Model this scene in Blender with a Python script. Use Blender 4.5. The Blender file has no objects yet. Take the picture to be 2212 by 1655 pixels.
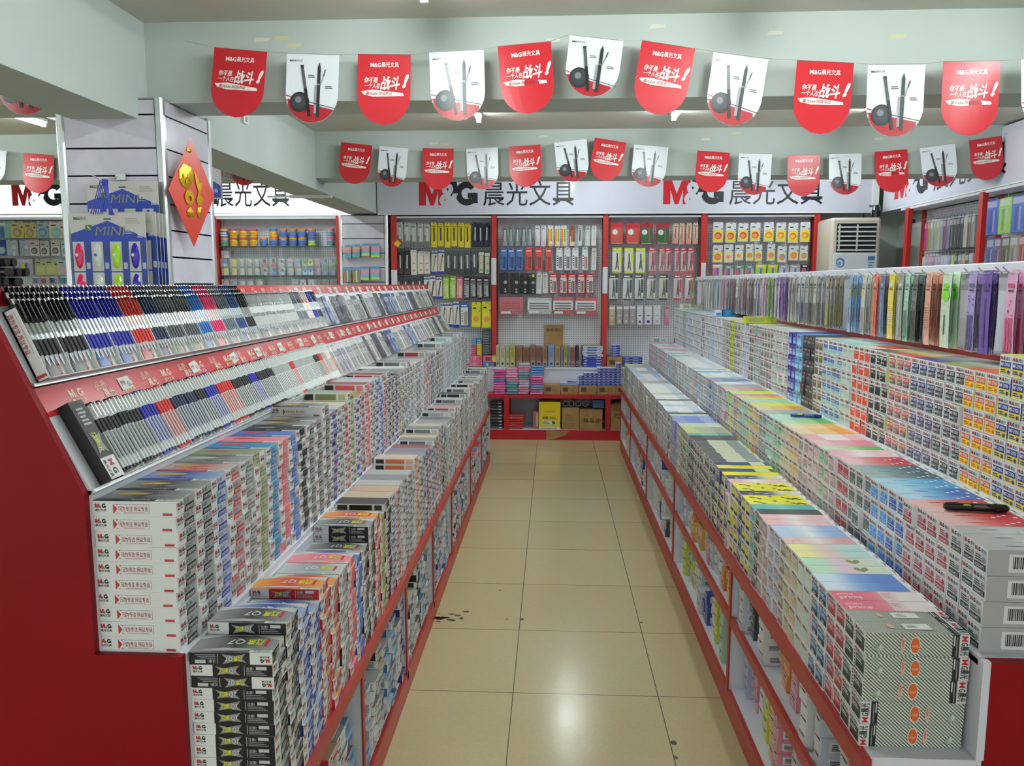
import bpy, math, random
from mathutils import Vector, Matrix
R = random.Random(7)
sc = bpy.context.scene
# ------------------------------------------------------------------ camera, world, exposure
F, CH, TH, PS = 1705., 1.70, math.radians(7.17), math.radians(2.93)
cam_d = bpy.data.cameras.new('camera'); cam = bpy.data.objects.new('camera', cam_d)
sc.collection.objects.link(cam); sc.camera = cam
cam_d.sensor_width = 36; cam_d.sensor_fit = 'HORIZONTAL'; cam_d.lens = F / 2212 * 36; cam_d.clip_start = .05
cam.location = (0, 0, CH); cam.rotation_euler = (math.pi / 2 - TH, 0, PS)
w = bpy.data.worlds.new('world'); sc.world = w; w.use_nodes = True
w.node_tree.nodes['Background'].inputs[0].default_value = (.93, .99, 1, 1)
w.node_tree.nodes['Background'].inputs[1].default_value = .8
sc.view_settings.view_transform = 'Standard'; sc.view_settings.look = 'None'
sc.view_settings.exposure = 1.02; sc.view_settings.gamma = 1.0
sc.cycles.max_bounces = 5; sc.cycles.diffuse_bounces = 3; sc.cycles.glossy_bounces = 2; sc.cycles.transparent_max_bounces = 8
sc.cycles.caustics_reflective = False; sc.cycles.caustics_refractive = False
sc.cycles.sample_clamp_indirect = 6
TUBE = 52.0          # emission of the fluorescent tubes
def _ray(u, v):
    a, b = (u - 1106) / F, -(v - 827.5) / F
    cp, sp, ct, st = math.cos(PS), math.sin(PS), math.cos(TH), math.sin(TH)
    return (-sp*ct + a*cp - b*sp*st, cp*ct + a*sp + b*cp*st, -st + b*ct)
def at(u, v, x=None, y=None, z=None):
    d = _ray(u, v)
    t = x/d[0] if x is not None else y/d[1] if y is not None else (z-CH)/d[2]
    return Vector((t*d[0], t*d[1], CH + t*d[2]))
def proj(p):
    cp, sp, ct, st = math.cos(PS), math.sin(PS), math.cos(TH), math.sin(TH)
    q = (p[0], p[1], p[2]-CH)
    X = q[0]*cp + q[1]*sp; Y = -q[0]*sp*st + q[1]*cp*st + q[2]*ct; Z = -q[0]*sp*ct + q[1]*cp*ct - q[2]*st
    return 1106 + F*X/Z, 827.5 - F*Y/Z, Z
# ------------------------------------------------------------------ materials
def lin(c):
    return c/12.92 if c <= .04045 else ((c+.055)/1.055)**2.4
def H(s):
    s = s.lstrip('#')
    if len(s) == 3: s = ''.join(c*2 for c in s)
    return tuple(lin(int(s[i:i+2], 16)/255) for i in (0, 2, 4)) + (1,)
def mat(name, col=None, rough=.5, metal=0, spec=.5, coat=0, bump=0, bscale=60, emit=0, attr=False, trans=0):
    m = bpy.data.materials.new(name); m.use_nodes = True
    nt = m.node_tree; b = nt.nodes['Principled BSDF']
    b.inputs['Roughness'].default_value = rough; b.inputs['Metallic'].default_value = metal
    b.inputs['Specular IOR Level'].default_value = spec; b.inputs['Coat Weight'].default_value = coat
    b.inputs['Coat Roughness'].default_value = .08
    if attr:
        a = nt.nodes.new('ShaderNodeAttribute'); a.attribute_name = 'Col'
        nt.links.new(a.outputs['Color'], b.inputs['Base Color'])
    elif col: b.inputs['Base Color'].default_value = H(col)
    if bump:
        n = nt.nodes.new('ShaderNodeTexNoise'); n.inputs['Scale'].default_value = bscale; n.inputs['Detail'].default_value = 3
        tc = nt.nodes.new('ShaderNodeTexCoord'); nt.links.new(tc.outputs['Object'], n.inputs['Vector'])
        bp = nt.nodes.new('ShaderNodeBump'); bp.inputs['Strength'].default_value = bump; bp.inputs['Distance'].default_value = .01
        nt.links.new(n.outputs['Fac'], bp.inputs['Height']); nt.links.new(bp.outputs['Normal'], b.inputs['Normal'])
        if coat: nt.links.new(bp.outputs['Normal'], b.inputs['Coat Normal'])
    if emit:
        b.inputs['Emission Color'].default_value = H(col); b.inputs['Emission Strength'].default_value = emit
    if trans:
        t = nt.nodes.new('ShaderNodeBsdfTransparent'); mx = nt.nodes.new('ShaderNodeMixShader')
        mx.inputs[0].default_value = trans; o = nt.nodes['Material Output']
        nt.links.new(b.outputs[0], mx.inputs[1]); nt.links.new(t.outputs[0], mx.inputs[2]); nt.links.new(mx.outputs[0], o.inputs[0])
    return m
def tint(m, c1, c2, scale, detail=4, lo=.4, hi=.65):
    nt = m.node_tree; b = nt.nodes['Principled BSDF']
    n = nt.nodes.new('ShaderNodeTexNoise'); n.inputs['Scale'].default_value = scale; n.inputs['Detail'].default_value = detail
    tc = nt.nodes.new('ShaderNodeTexCoord'); nt.links.new(tc.outputs['Object'], n.inputs['Vector'])
    r = nt.nodes.new('ShaderNodeValToRGB'); r.color_ramp.elements[0].position = lo; r.color_ramp.elements[1].position = hi
    r.color_ramp.elements[0].color = H(c1); r.color_ramp.elements[1].color = H(c2)
    nt.links.new(n.outputs['Fac'], r.inputs[0]); nt.links.new(r.outputs[0], b.inputs['Base Color'])
    return m
CARD = mat('printed_card', rough=.42, attr=True)
GLOSS = mat('glossy_plastic', rough=.16, attr=True)
FILM = mat('plastic_wrap', rough=.25, coat=1, bump=.35, bscale=45, attr=True)
CLEAR = mat('clear_plastic', '#eef4f2', rough=.06, trans=.74)
GLASS = mat('shelf_glass', '#4d7266', rough=.05, trans=.55)
METAL = mat('chrome_wire', '#c9cdcc', rough=.25, metal=1)
ALU = mat('brushed_aluminium', '#d3d8d8', rough=.32, metal=.85)
RED = tint(mat('red_laminate', rough=.38, bump=.02, bscale=400), '#ac1020', '#b41424', 3)
REDEND = tint(mat('dark_red_laminate', rough=.5, spec=.2, bump=.02, bscale=400), '#8c0914', '#920b17', 3)
REDP = mat('red_painted_post', '#c02a22', rough=.4)
REDE = mat('red_edge_strip', '#a8322b', rough=.4)
WHT = tint(mat('white_laminate', rough=.35), '#d6d8e2', '#dfe1ea', 5)
WALL = tint(mat('wall_paint', rough=.8, bump=.06, bscale=25), '#b3bcb5', '#bcc4be', 1.5)
CEIL = tint(mat('ceiling_paint', rough=.85), '#ccccc0', '#d4d4c8', 1.2)
SLAT = tint(mat('slatwall_panel', rough=.4), '#c6c3ce', '#d0ced8', 9)
SIGNW = mat('sign_face', '#d8dae8', rough=.16)
SIGNLIT = mat('backlit_sign_face', '#e6ecf4', rough=.2, emit=.5)
DARK = mat('black_plastic', '#15161a', rough=.35)
LAMP = mat('fluorescent_tube', '#eff9fb', rough=.4, emit=TUBE)
FIXT = mat('lamp_housing', '#e8ebe8', rough=.5)
KRAFT = tint(mat('brown_cardboard', rough=.8), '#9c7a4c', '#a98757', 14)
ACB = mat('beige_plastic', '#d8d2c4', rough=.35)
def peg_material():
    m = mat('pegboard', '#e2e6ec', rough=.5); nt = m.node_tree; b = nt.nodes['Principled BSDF']
    tc = nt.nodes.new('ShaderNodeTexCoord'); s = nt.nodes.new('ShaderNodeSeparateXYZ'); nt.links.new(tc.outputs['Object'], s.inputs[0])
    def mth(op, a, bb=None):
        n = nt.nodes.new('ShaderNodeMath'); n.operation = op
        for i, q in enumerate((a, bb)):
            if q is None: continue
            if isinstance(q, (int, float)): n.inputs[i].default_value = q
            else: nt.links.new(q, n.inputs[i])
        return n.outputs[0]
    def cell(o): return mth('SUBTRACT', mth('FRACT', mth('MULTIPLY', o, 1/.026)), .5)
    hx = mth('ADD', s.outputs['X'], s.outputs['Y'])
    d = mth('ADD', mth('POWER', cell(hx), 2.0), mth('POWER', cell(s.outputs['Z']), 2.0))
    k = mth('LESS_THAN', d, .030)
    mx = nt.nodes.new('ShaderNodeMix'); mx.data_type = 'RGBA'
    mx.inputs[6].default_value = H('#e2e6ec'); mx.inputs[7].default_value = H('#4a4c50')
    nt.links.new(k, mx.inputs[0]); nt.links.new(mx.outputs[2], b.inputs['Base Color'])
    return m
PEG = peg_material()
def floor_material():
    m = mat('glazed_floor_tile', rough=.16, spec=.5); nt = m.node_tree; b = nt.nodes['Principled BSDF']
    tc = nt.nodes.new('ShaderNodeTexCoord'); mp = nt.nodes.new('ShaderNodeMapping')
    mp.inputs['Location'].default_value = (.155, -3.115, 0)
    nt.links.new(tc.outputs['Object'], mp.inputs[0])
    br = nt.nodes.new('ShaderNodeTexBrick'); br.offset = 0; br.squash = 1
    br.inputs['Scale'].default_value = 1; br.inputs['Brick Width'].default_value = .603; br.inputs['Row Height'].default_value = .603
    br.inputs['Mortar Size'].default_value = .0022; br.inputs['Mortar Smooth'].default_value = .2; br.inputs['Bias'].default_value = -.3
    br.inputs['Color1'].default_value = H('#c0b287'); br.inputs['Color2'].default_value = H('#c5b98f'); br.inputs['Mortar'].default_value = H('#5c543f')
    nt.links.new(mp.outputs[0], br.inputs['Vector'])
    n = nt.nodes.new('ShaderNodeTexNoise'); n.inputs['Scale'].default_value = 90; n.inputs['Detail'].default_value = 4
    nt.links.new(tc.outputs['Object'], n.inputs['Vector'])
    mx = nt.nodes.new('ShaderNodeMix'); mx.data_type = 'RGBA'; mx.blend_type = 'MULTIPLY'; mx.inputs[0].default_value = .22
    nt.links.new(br.outputs['Color'], mx.inputs[6]); nt.links.new(n.outputs['Color'], mx.inputs[7]); nt.links.new(mx.outputs[2], b.inputs['Base Color'])
    n2 = nt.nodes.new('ShaderNodeTexNoise'); n2.inputs['Scale'].default_value = 5
    nt.links.new(tc.outputs['Object'], n2.inputs['Vector'])
    r = nt.nodes.new('ShaderNodeMapRange'); r.inputs[3].default_value = .12; r.inputs[4].default_value = .26
    nt.links.new(n2.outputs['Fac'], r.inputs[0]); nt.links.new(r.outputs[0], b.inputs['Roughness'])
    return m
# ------------------------------------------------------------------ mesh builder
class MB:
    def __init__(s): s.v = []; s.f = []; s.c = []; s.m = []; s.sm = []; s.mats = []
    def mi(s, m):
        if m not in s.mats: s.mats.append(m)
        return s.mats.index(m)
    def face(s, pts, col, m=CARD, smooth=False):
        n = len(s.v); s.v += [tuple(p) for p in pts]; s.f.append(tuple(range(n, n+len(pts))))
        s.c.append(col); s.m.append(s.mi(m)); s.sm.append(smooth)
    def mesh(s, name):
        me = bpy.data.meshes.new(name); me.from_pydata(s.v, [], s.f)
        for m in s.mats: me.materials.append(m)
        me.polygons.foreach_set('material_index', s.m); me.polygons.foreach_set('use_smooth', s.sm)
        at_ = me.color_attributes.new('Col', 'FLOAT_COLOR', 'CORNER'); buf = []
        for f, c in zip(s.f, s.c):
            if isinstance(c, list):
                for q in c: buf += q
            else: buf += list(c)*len(f)
        at_.data.foreach_set('color', buf); me.update()
        return me
    def box(s, x0, x1, y0, y1, z0, z1, col, m=CARD, top=None, front=None, skip=''):
        a = [(x0,y0,z0),(x1,y0,z0),(x1,y1,z0),(x0,y1,z0),(x0,y0,z1),(x1,y0,z1),(x1,y1,z1),(x0,y1,z1)]
        for k, idx in (('d',(3,2,1,0)),('u',(4,5,6,7)),('f',(0,1,5,4)),('r',(1,2,6,5)),('b',(2,3,7,6)),('l',(3,0,4,7))):
            if k in skip: continue
            s.face([a[i] for i in idx], top if k == 'u' and top else front if k == 'f' and front else col, m)
    def bbox(s, x0, x1, y0, y1, z0, z1, col, m, e=.006):
        """box with chamfered edges"""
        P = []
        X, Y, Z = (x0, x1), (y0, y1), (z0, z1)
        def q(pts): s.face(pts, col, m)
        for sx in (0, 1):
            d = 1 if sx else -1; x = X[sx]
            p = [(x, y0+e, z0+e), (x, y1-e, z0+e), (x, y1-e, z1-e), (x, y0+e, z1-e)]; q(p if sx else p[::-1])
            y = Y[sx]; p = [(x0+e, y, z0+e), (x0+e, y, z1-e), (x1-e, y, z1-e), (x1-e, y, z0+e)]; q(p if sx else p[::-1])
            z = Z[sx]; p = [(x0+e, y0+e, z), (x1-e, y0+e, z), (x1-e, y1-e, z), (x0+e, y1-e, z)]; q(p if sx else p[::-1])
        sg = lambda i: e if i == 0 else -e
        for i in (0, 1):
            for j in (0, 1):
                q([(X[i], Y[j]+sg(j), z0+e), (X[i], Y[j]+sg(j), z1-e), (X[i]+sg(i), Y[j], z1-e), (X[i]+sg(i), Y[j], z0+e)])
                q([(X[i], y0+e, Z[j]+sg(j)), (X[i], y1-e, Z[j]+sg(j)), (X[i]+sg(i), y1-e, Z[j]), (X[i]+sg(i), y0+e, Z[j])])
                q([(x0+e, Y[i], Z[j]+sg(j)), (x1-e, Y[i], Z[j]+sg(j)), (x1-e, Y[i]+sg(i), Z[j]), (x0+e, Y[i]+sg(i), Z[j])])
                for k in (0, 1):
                    q([(X[i], Y[j]+sg(j), Z[k]+sg(k)), (X[i]+sg(i), Y[j], Z[k]+sg(k)), (X[i]+sg(i), Y[j]+sg(j), Z[k])])
    def rod(s, p, q, r0, r1=None, n=8, col=(1,1,1,1), m=GLOSS, caps=True):
        p, q = Vector(p), Vector(q); r1 = r0 if r1 is None else r1
        d = (q-p).normalized(); a = d.orthogonal().normalized(); b = d.cross(a)
        A = [p + (a*math.cos(t)+b*math.sin(t))*r0 for t in [2*math.pi*i/n for i in range(n)]]
        B = [q + (a*math.cos(t)+b*math.sin(t))*r1 for t in [2*math.pi*i/n for i in range(n)]]
        for i in range(n): s.face([A[i], A[(i+1)%n], B[(i+1)%n], B[i]], col, m, True)
        if caps:
            if r0 > 1e-5: s.face(A[::-1], col, m)
            if r1 > 1e-5: s.face(B, col, m)
    def path(s, pts, r, n=6, col=(1,1,1,1), m=METAL):
        for a, b in zip(pts, pts[1:]): s.rod(a, b, r, n=n, col=col, m=m)
    def lathe(s, prof, n=14, o=(0,0,0), m=GLOSS):
        """prof: (r, z, col)"""
        for (r0, z0, c), (r1, z1, _) in zip(prof, prof[1:]):
            for i in range(n):
                t0, t1 = 2*math.pi*i/n, 2*math.pi*(i+1)/n
                P = lambda r, z, t: (o[0]+r*math.cos(t), o[1]+r*math.sin(t), o[2]+z)
                pts = [P(r0,z0,t0), P(r0,z0,t1), P(r1,z1,t1), P(r1,z1,t0)]
                if r1 < 1e-6: pts = pts[:3]
                elif r0 < 1e-6: pts = [pts[0], pts[2], pts[3]]
                s.face(pts, c, m, True)
class Pl:
    """a printed plane: origin O, axes U, V, lifted along N"""
    def __init__(s, mb, O, U, V, w=1, h=1, m=CARD, warp=None):
        s.mb, s.O, s.U, s.V, s.w, s.h, s.m, s.warp = mb, Vector(O), Vector(U).normalized(), Vector(V).normalized(), w, h, m, warp
        s.N = s.U.cross(s.V).normalized()
    def p(s, x, y, k=1):
        if s.warp: return s.warp(x, y, k*.0006)
        return s.O + s.U*x + s.V*y + s.N*(.0004*k)
    def poly(s, pts, col, k=1): s.mb.face([s.p(x, y, k) for x, y in pts], col, s.m)
    def rect(s, x0, y0, x1, y1, col, k=1): s.poly([(x0,y0),(x1,y0),(x1,y1),(x0,y1)], col, k)
    def rel(s, x0, y0, x1, y1, col, k=1): s.rect(x0*s.w, y0*s.h, x1*s.w, y1*s.h, col, k)
    def ell(s, cx, cy, rx, ry, col, k=1, n=16):
        s.poly([(cx+rx*math.cos(2*math.pi*i/n), cy+ry*math.sin(2*math.pi*i/n)) for i in range(n)], col, k)
    def text(s, t, x, y, em, col, k=2, bold=0, fit=None, shear=0, rot=0):
        vs, fs, wd = glyphs(t, bold)
        sx = em if fit is None else fit/wd
        c, sn = math.cos(rot), math.sin(rot)
        for fi, f in enumerate(fs):
            pts = []
            for i in f:
                a, b = vs[i][0]*sx + vs[i][1]*em*shear, vs[i][1]*em
                pts.append((x + a*c - b*sn, y + a*sn + b*c))
            s.poly(pts, col, k+(fi % 13)*.035)
        return wd*sx
    def lines(s, x, y, w_, h_, n, col, k=2):
        for i in range(n):
            s.rect(x, y+h_*(i+.15)/n, x+w_*(1-.25*((i*7)%3)/2), y+h_*(i+.65)/n, col, k)
    def big_m(s, x, y, h, col, k=2, wd=1.0):
        s.poly([(x+a*h*wd, y+b*h) for a, b in ((0,0),(.27,0),(.27,.6),(.43,0),(.57,0),(.73,.6),(.73,0),(1,0),(1,1),(.68,1),(.5,.45),(.32,1),(0,1))], col, k)
    def big_g(s, x, y, h, col, k=2, n=13):
        P = lambda t, r: (x+h*(.5+.5*r*math.cos(t)), y+h*(.5+.52*r*math.sin(t)))
        ts = [math.radians(38+(312-38)*i/n) for i in range(n+1)]
        for t0, t1 in zip(ts, ts[1:]): s.poly([P(t0,1), P(t1,1), P(t1,.46), P(t0,.46)], col, k)
        s.poly([(x+h*.55,y+h*.30),(x+h*.98,y+h*.30),(x+h*.98,y+h*.53),(x+h*.55,y+h*.53)], col, k+1); s.poly([(x+h*.72,y+h*.08),(x+h*.98,y+h*.08),(x+h*.98,y+h*.32),(x+h*.72,y+h*.32)], col, k+2)
    def logo(s, x, y, h, dark=None, red=None, sub=True, subcol=None, k=2, cn=None):
        """the maker's mark: M & G with the four characters below (sub) or beside it (cn)"""
        dark = dark or H('#17181c'); red = red or H('#c8202c')
        s.big_m(x, y, h, red, k); s.big_g(x+h*1.55, y, h, dark, k)
        s.text('&', x+h*1.02, y, h*.72, dark, k, .0, fit=h*.46)
        if sub: s.text('晨光文具', x, y-h*.72, h*.62, subcol or dark, k, .01, fit=h*2.6)
        if cn: s.text('晨光', x+h*2.85, y, h*1.14, cn, k, .012)
_G = {}
def glyphs(t, bold=0):
    if (t, bold) in _G: return _G[t, bold]
    c = bpy.data.curves.new('lettering', 'FONT'); c.body = t; c.resolution_u = 2; c.offset = bold
    o = bpy.data.objects.new('lettering', c); sc.collection.objects.link(o)
    ev = o.evaluated_get(bpy.context.evaluated_depsgraph_get()); me = ev.to_mesh()
    vs = [(v.co.x, v.co.y) for v in me.vertices]; fs = [tuple(p.vertices) for p in me.polygons]
    x0 = min([v[0] for v in vs], default=0); wd = max([v[0] for v in vs], default=1) - x0
    vs = [(a-x0, b) for a, b in vs]
    ev.to_mesh_clear(); bpy.data.objects.remove(o); bpy.data.curves.remove(c)
    # faces facing +N
    out = []
    for f in fs:
        ar = sum(vs[f[i]][0]*vs[f[(i+1)%len(f)]][1]-vs[f[(i+1)%len(f)]][0]*vs[f[i]][1] for i in range(len(f)))
        out.append(f if ar > 0 else f[::-1])
    _G[t, bold] = (vs, out, wd); return _G[t, bold]
def clip(poly, x0, y0, x1, y1):
    for ax, lim, sg in ((0,x0,1),(0,x1,-1),(1,y0,1),(1,y1,-1)):
        out = []
        for i in range(len(poly)):
            a, b = poly[i], poly[(i+1)%len(poly)]
            da, db = (a[ax]-lim)*sg, (b[ax]-lim)*sg
            if da >= 0: out.append(a)
            if da*db < 0:
                t = da/(da-db); out.append((a[0]+(b[0]-a[0])*t, a[1]+(b[1]-a[1])*t))
        poly = out
        if not poly: return []
    return poly
# ------------------------------------------------------------------ objects
def tag(o, label, cat, group=None, kind=None):
    if label: o['label'] = label
    if cat: o['category'] = cat
    if group: o['group'] = group
    if kind: o['kind'] = kind
    return o
def ob(name, mesh, parent=None, loc=None, rot=None, scale=None):
    if isinstance(mesh, MB): mesh = mesh.mesh(name)
    o = bpy.data.objects.new(name, mesh); sc.collection.objects.link(o)
    if parent is not None: o.parent = parent
    if loc is not None: o.location = loc
    if rot is not None: o.rotation_euler = rot
    if scale is not None: o.scale = scale
    return o
def empty(name, label, cat, loc=(0,0,0), rz=0, group=None):
    o = bpy.data.objects.new(name, None); sc.collection.objects.link(o)
    o.location = loc; o.rotation_euler = (0, 0, rz)
    return tag(o, label, cat, group)
def struct(name, mb, parent=None):
    o = ob(name, mb, parent)
    if parent is None: o['kind'] = 'structure'
    return o
ORD = 'first second third fourth fifth sixth seventh eighth ninth tenth eleventh twelfth thirteenth fourteenth fifteenth sixteenth seventeenth eighteenth nineteenth'.split()
TENS = {20: 'twenty', 30: 'thirty', 40: 'forty', 50: 'fifty', 60: 'sixty', 70: 'seventy', 80: 'eighty', 90: 'ninety', 100: 'hundred'}
def nth(i):
    """0 -> first"""
    n = i+1
    if n < 20: return ORD[n-1]
    if n >= 100: return ('hundred-and-' + nth(n-101)) if n > 100 else 'hundredth'
    t, u = n//10*10, n % 10
    return TENS[t][:-1] + 'ieth' if u == 0 else TENS[t] + '-' + ORD[u-1]
# ------------------------------------------------------------------ the room
CZ, BZ = 2.93, 2.56
W1 = (1, 1, 1, 1)
def sbox(name, dims, m, parent=None):
    mb = MB(); mb.box(*dims, W1, m); return struct(name, mb, parent)
sbox('floor', (-7.6, 3.9, -3, 9.2, -.1, 0), floor_material())
sbox('ceiling', (-7.6, 3.9, -3, 9.2, CZ, CZ+.1), CEIL)
sbox('wall_back', (-7.6, 3.9, 9.06, 9.2, 0, CZ), WALL)
sbox('wall_right', (3.8, 3.9, -3, 9.06, 0, CZ), WALL)
sbox('wall_left', (-7.6, -7.5, -3, 9.06, 0, CZ), WALL)
WALLB = tint(mat('beam_paint', rough=.8, bump=.05, bscale=18), '#b4beb6', '#bcc5be', 1.3)
for nm, y0, y1 in (('beam_over_aisle', 3.84, 4.13), ('beam_by_shelves', 6.55, 6.85), ('beam_over_entrance', 1.12, 1.42)):
    mb = MB(); mb.box(-7.5, 3.8, y0, y1, BZ, CZ, W1, WALLB)
    # old tape marks and a cable clip left on the plaster
    if y0 > 3:
        for k in range(7):
            x = R.uniform(-1.6, 3.2); z = R.uniform(CZ-.13, CZ-.05); q = Pl(mb, (x, y0, z), (1,0,0), (0,0,1))
            q.poly([(0,0),(.07,.004),(.075,.018),(.01,.02)], H('#c9c79a') if k % 2 else H('#cfd2bd'))
    struct(nm, mb)
sbox('beam_along_stands', (-2.27, -1.95, -3, 9.06, 2.47, CZ), WALLB)
# clad pillars: slatted panels with aluminium corner trims
SEAMS = [2.47 - .001, 2.337, 2.21, 2.08, 1.957, 1.83, 1.70, 1.57, 1.44, 1.31, 1.18]
def slat_face(mb, a, b, z0, z1, seams, n):
    """boards between two plan points, tilted grooves between"""
    a, b = Vector((*a, 0)), Vector((*b, 0)); nv = Vector((*n, 0))
    zs = [z1] + [z for z in seams if z0 < z < z1] + [z0]
    for hi, lo in zip(zs, zs[1:]):
        P = [a+Vector((0,0,lo+.002)), b+Vector((0,0,lo+.002)), b+Vector((0,0,hi-.006)), a+Vector((0,0,hi-.006))]
        o = [p+nv*.014 for p in P]
        mb.face(o, W1, SLAT)
        mb.face([P[3]+nv*.014, P[2]+nv*.014, P[2], P[3]], W1, SLAT); mb.face([P[0], P[1], P[1]+nv*.014, P[0]+nv*.014], W1, SLAT)
        mb.face([P[3]+Vector((0,0,-.001)), P[2]+Vector((0,0,-.001)), P[2]+Vector((0,0,.013)), P[3]+Vector((0,0,.013))], W1, DARKG)
DARKG = mat('groove_channel', '#98959b', rough=.7)
def pillar(name, x0, x1, y0, y1, top, seams):
    mb = MB(); mb.box(x0, x1, y0, y1, 0, top, W1, SLAT)
    slat_face(mb, (x0+.02, y0), (x1-.02, y0), .02, top, seams, (0, -1))
    slat_face(mb, (x1, y0+.02), (x1, y1-.02), .02, top, seams, (1, 0))
    p = struct(name, mb)
    for (cx, cy) in ((x0, y0), (x1, y0), (x1, y1)):
        t = MB(); t.bbox(cx-.02, cx+.02, cy-.02, cy+.02, 0, top+.01, W1, ALU, .008); ob('corner_trim', t, p)
    return p
pillar('pillar_by_stand', -2.33, -1.85, 3.75, 4.25, 2.56, [2.49] + SEAMS[1:])
pillar('pillar_at_back', -2.36, -1.85, 8.82, 9.06, 2.45, [2.36, 2.20, 2.04, 1.88, 1.72, 1.56, 1.4])
# conduit on the rear part of the long beam
mb = MB()
for x, y in ((-2.17, 6.95), (-2.02, 6.95)):
    mb.box(x-.012, x+.012, y-.012, y+.012, 2.44, 2.56, W1, FIXT)
mb.box(-2.30, -1.93, 6.93, 6.965, 2.445, 2.468, W1, FIXT); mb.box(-2.5, -2.3, 6.935, 6.955, 2.45, 2.465, H('#777'), FIXT)
struct('trim_1', mb)
mb = MB(); mb.box(-1.95, -1.93, 5.0, 5.07, 2.70, 2.75, W1, FIXT); mb.box(-1.952, -1.925, 5.02, 5.05, 2.71, 2.74, W1, ALU); struct('trim_2', mb)
# fluorescent lamps: housing + tube
def lamp(x, y0, label):
    t = empty('ceiling_lamp', label, 'lamp', (x, y0+.6, CZ), group='fluorescent tubes on the ceiling')
    a = MB(); a.bbox(-.022, .022, -.6, .6, -.03, 0, W1, FIXT, .005); ob('housing', a, t)
    a = MB(); a.rod((0, -.58, -.046), (0, .58, -.046), .015, n=12, m=LAMP); tb = ob('tube', a, t)
    for s in (-1, 1): a = MB(); a.box(-.016, .016, s*.59-.012, s*.59+.012, -.062, -.028, W1, FIXT); ob('end_cap', a, tb)
bays = (('between the two rows of pennants', 4.75), ('above the front of the aisle', 2.27))
for bay, y0 in bays:
    for i, x in enumerate((-.545, .864, 2.27, -3.82, -5.4)):
        pos = ('over the pen stand', 'over the aisle and refill stand', 'over the hanging bags', 'beyond the clad pillar', 'by the far side wall')[i]
        lamp(x, y0, f'white fluorescent tube {pos}, {bay}')
for x, y0 in ((-3.0, 7.3), (.2, 7.3), (2.4, 7.3)):
    lamp(x, y0, 'white fluorescent tube behind the rear beam, ' + ('over the toy tubs' if x < -1 else 'over the middle of the back shelves' if x < 1 else 'near the air conditioner'))
# ------------------------------------------------------------------ fascia signs
def sign_letters(pl, x0, x1, y0, h, red='#d3222e', blk='#22262d'):
    wtot = x1-x0; k = wtot/(h*6.55)
    em = h/.72
    r, b = H(red), H(blk)
    pl.big_m(x0, y0, h, r, 2, 1.12*k); pl.poly([(x0+h*1.02*k,y0+h*.55),(x0+h*1.40*k,y0+h*.30),(x0+h*1.7*k,y0+h*.5),(x0+h*1.6*k,y0+h),(x0+h*1.2*k,y0+h*1.0)], b, 1)
    pl.big_g(x0+h*1.55*k, y0, h, b, 3, 18)
    pl.m = pl.bgm; pl.text('&', x0+h*.86*k, y0, em*.97, W1, 6, .035, fit=h*.86*k); pl.m = CARD
    for i, ch in enumerate('晨光文具'):
        pl.text(ch, x0+h*(2.72+i*.97)*k, y0+h*.06, h*1.13, b, 2, .004, fit=h*.90*k)
def sign(name, label, O, U, w_, h_, m, words, thick):
    t = empty(name, label, 'sign', O); U = Vector(U)
    N = U.cross(Vector((0,0,1)))
    a = MB(); P = lambda x, y, z: tuple(U*x - N*y + Vector((0,0,z)))
    c = [P(0,0,0), P(w_,0,0), P(w_,0,h_), P(0,0,h_), P(0,thick,0), P(w_,thick,0), P(w_,thick,h_), P(0,thick,h_)]
    for f in ((0,1,2,3),(1,5,6,2),(5,4,7,6),(4,0,3,7),(3,2,6,7),(0,4,5,1)): a.face([c[i] for i in f], W1, m)
    ob('panel', a, t)
    for x0, x1, y0, h in words:
        a = MB(); pl = Pl(a, (0,0,0), U, (0,0,1)); pl.bgm = m; sign_letters(pl, x0, x1, y0, h); ob('lettering', a, t)
    a = MB(); a.face([P(0,-.004,0), P(w_,-.004,0), P(w_,-.004,.012), P(0,-.004,.012)], W1, FIXT); ob('bottom_trim', a, t)
    return t
sign('fascia_sign', 'long white fascia sign with red and black lettering over the back shelves', (-1.94, 8.8, 2.455), (1,0,0), 5.40, .46, SIGNW,
     ((.465, 2.17, .10, .25), (3.127, 4.83, .10, .25)), .2)
sign('fascia_sign', 'brightly lit white fascia sign with dark lettering, partly behind the clad pillar', (-6.9, 8.8, 2.47), (1,0,0), 4.62, .45, SIGNLIT,
     ((.80, 2.30, .105, .25), (2.56, 3.98, .09, .27)), .2)
sign('fascia_sign', 'white fascia sign with lettering along the side wall above the hanging stationery', (3.5, 8.75, 2.455), (0,-1,0), 9.5, .46, SIGNW, ((.28, 2.3, .10, .25),), .28)
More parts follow.
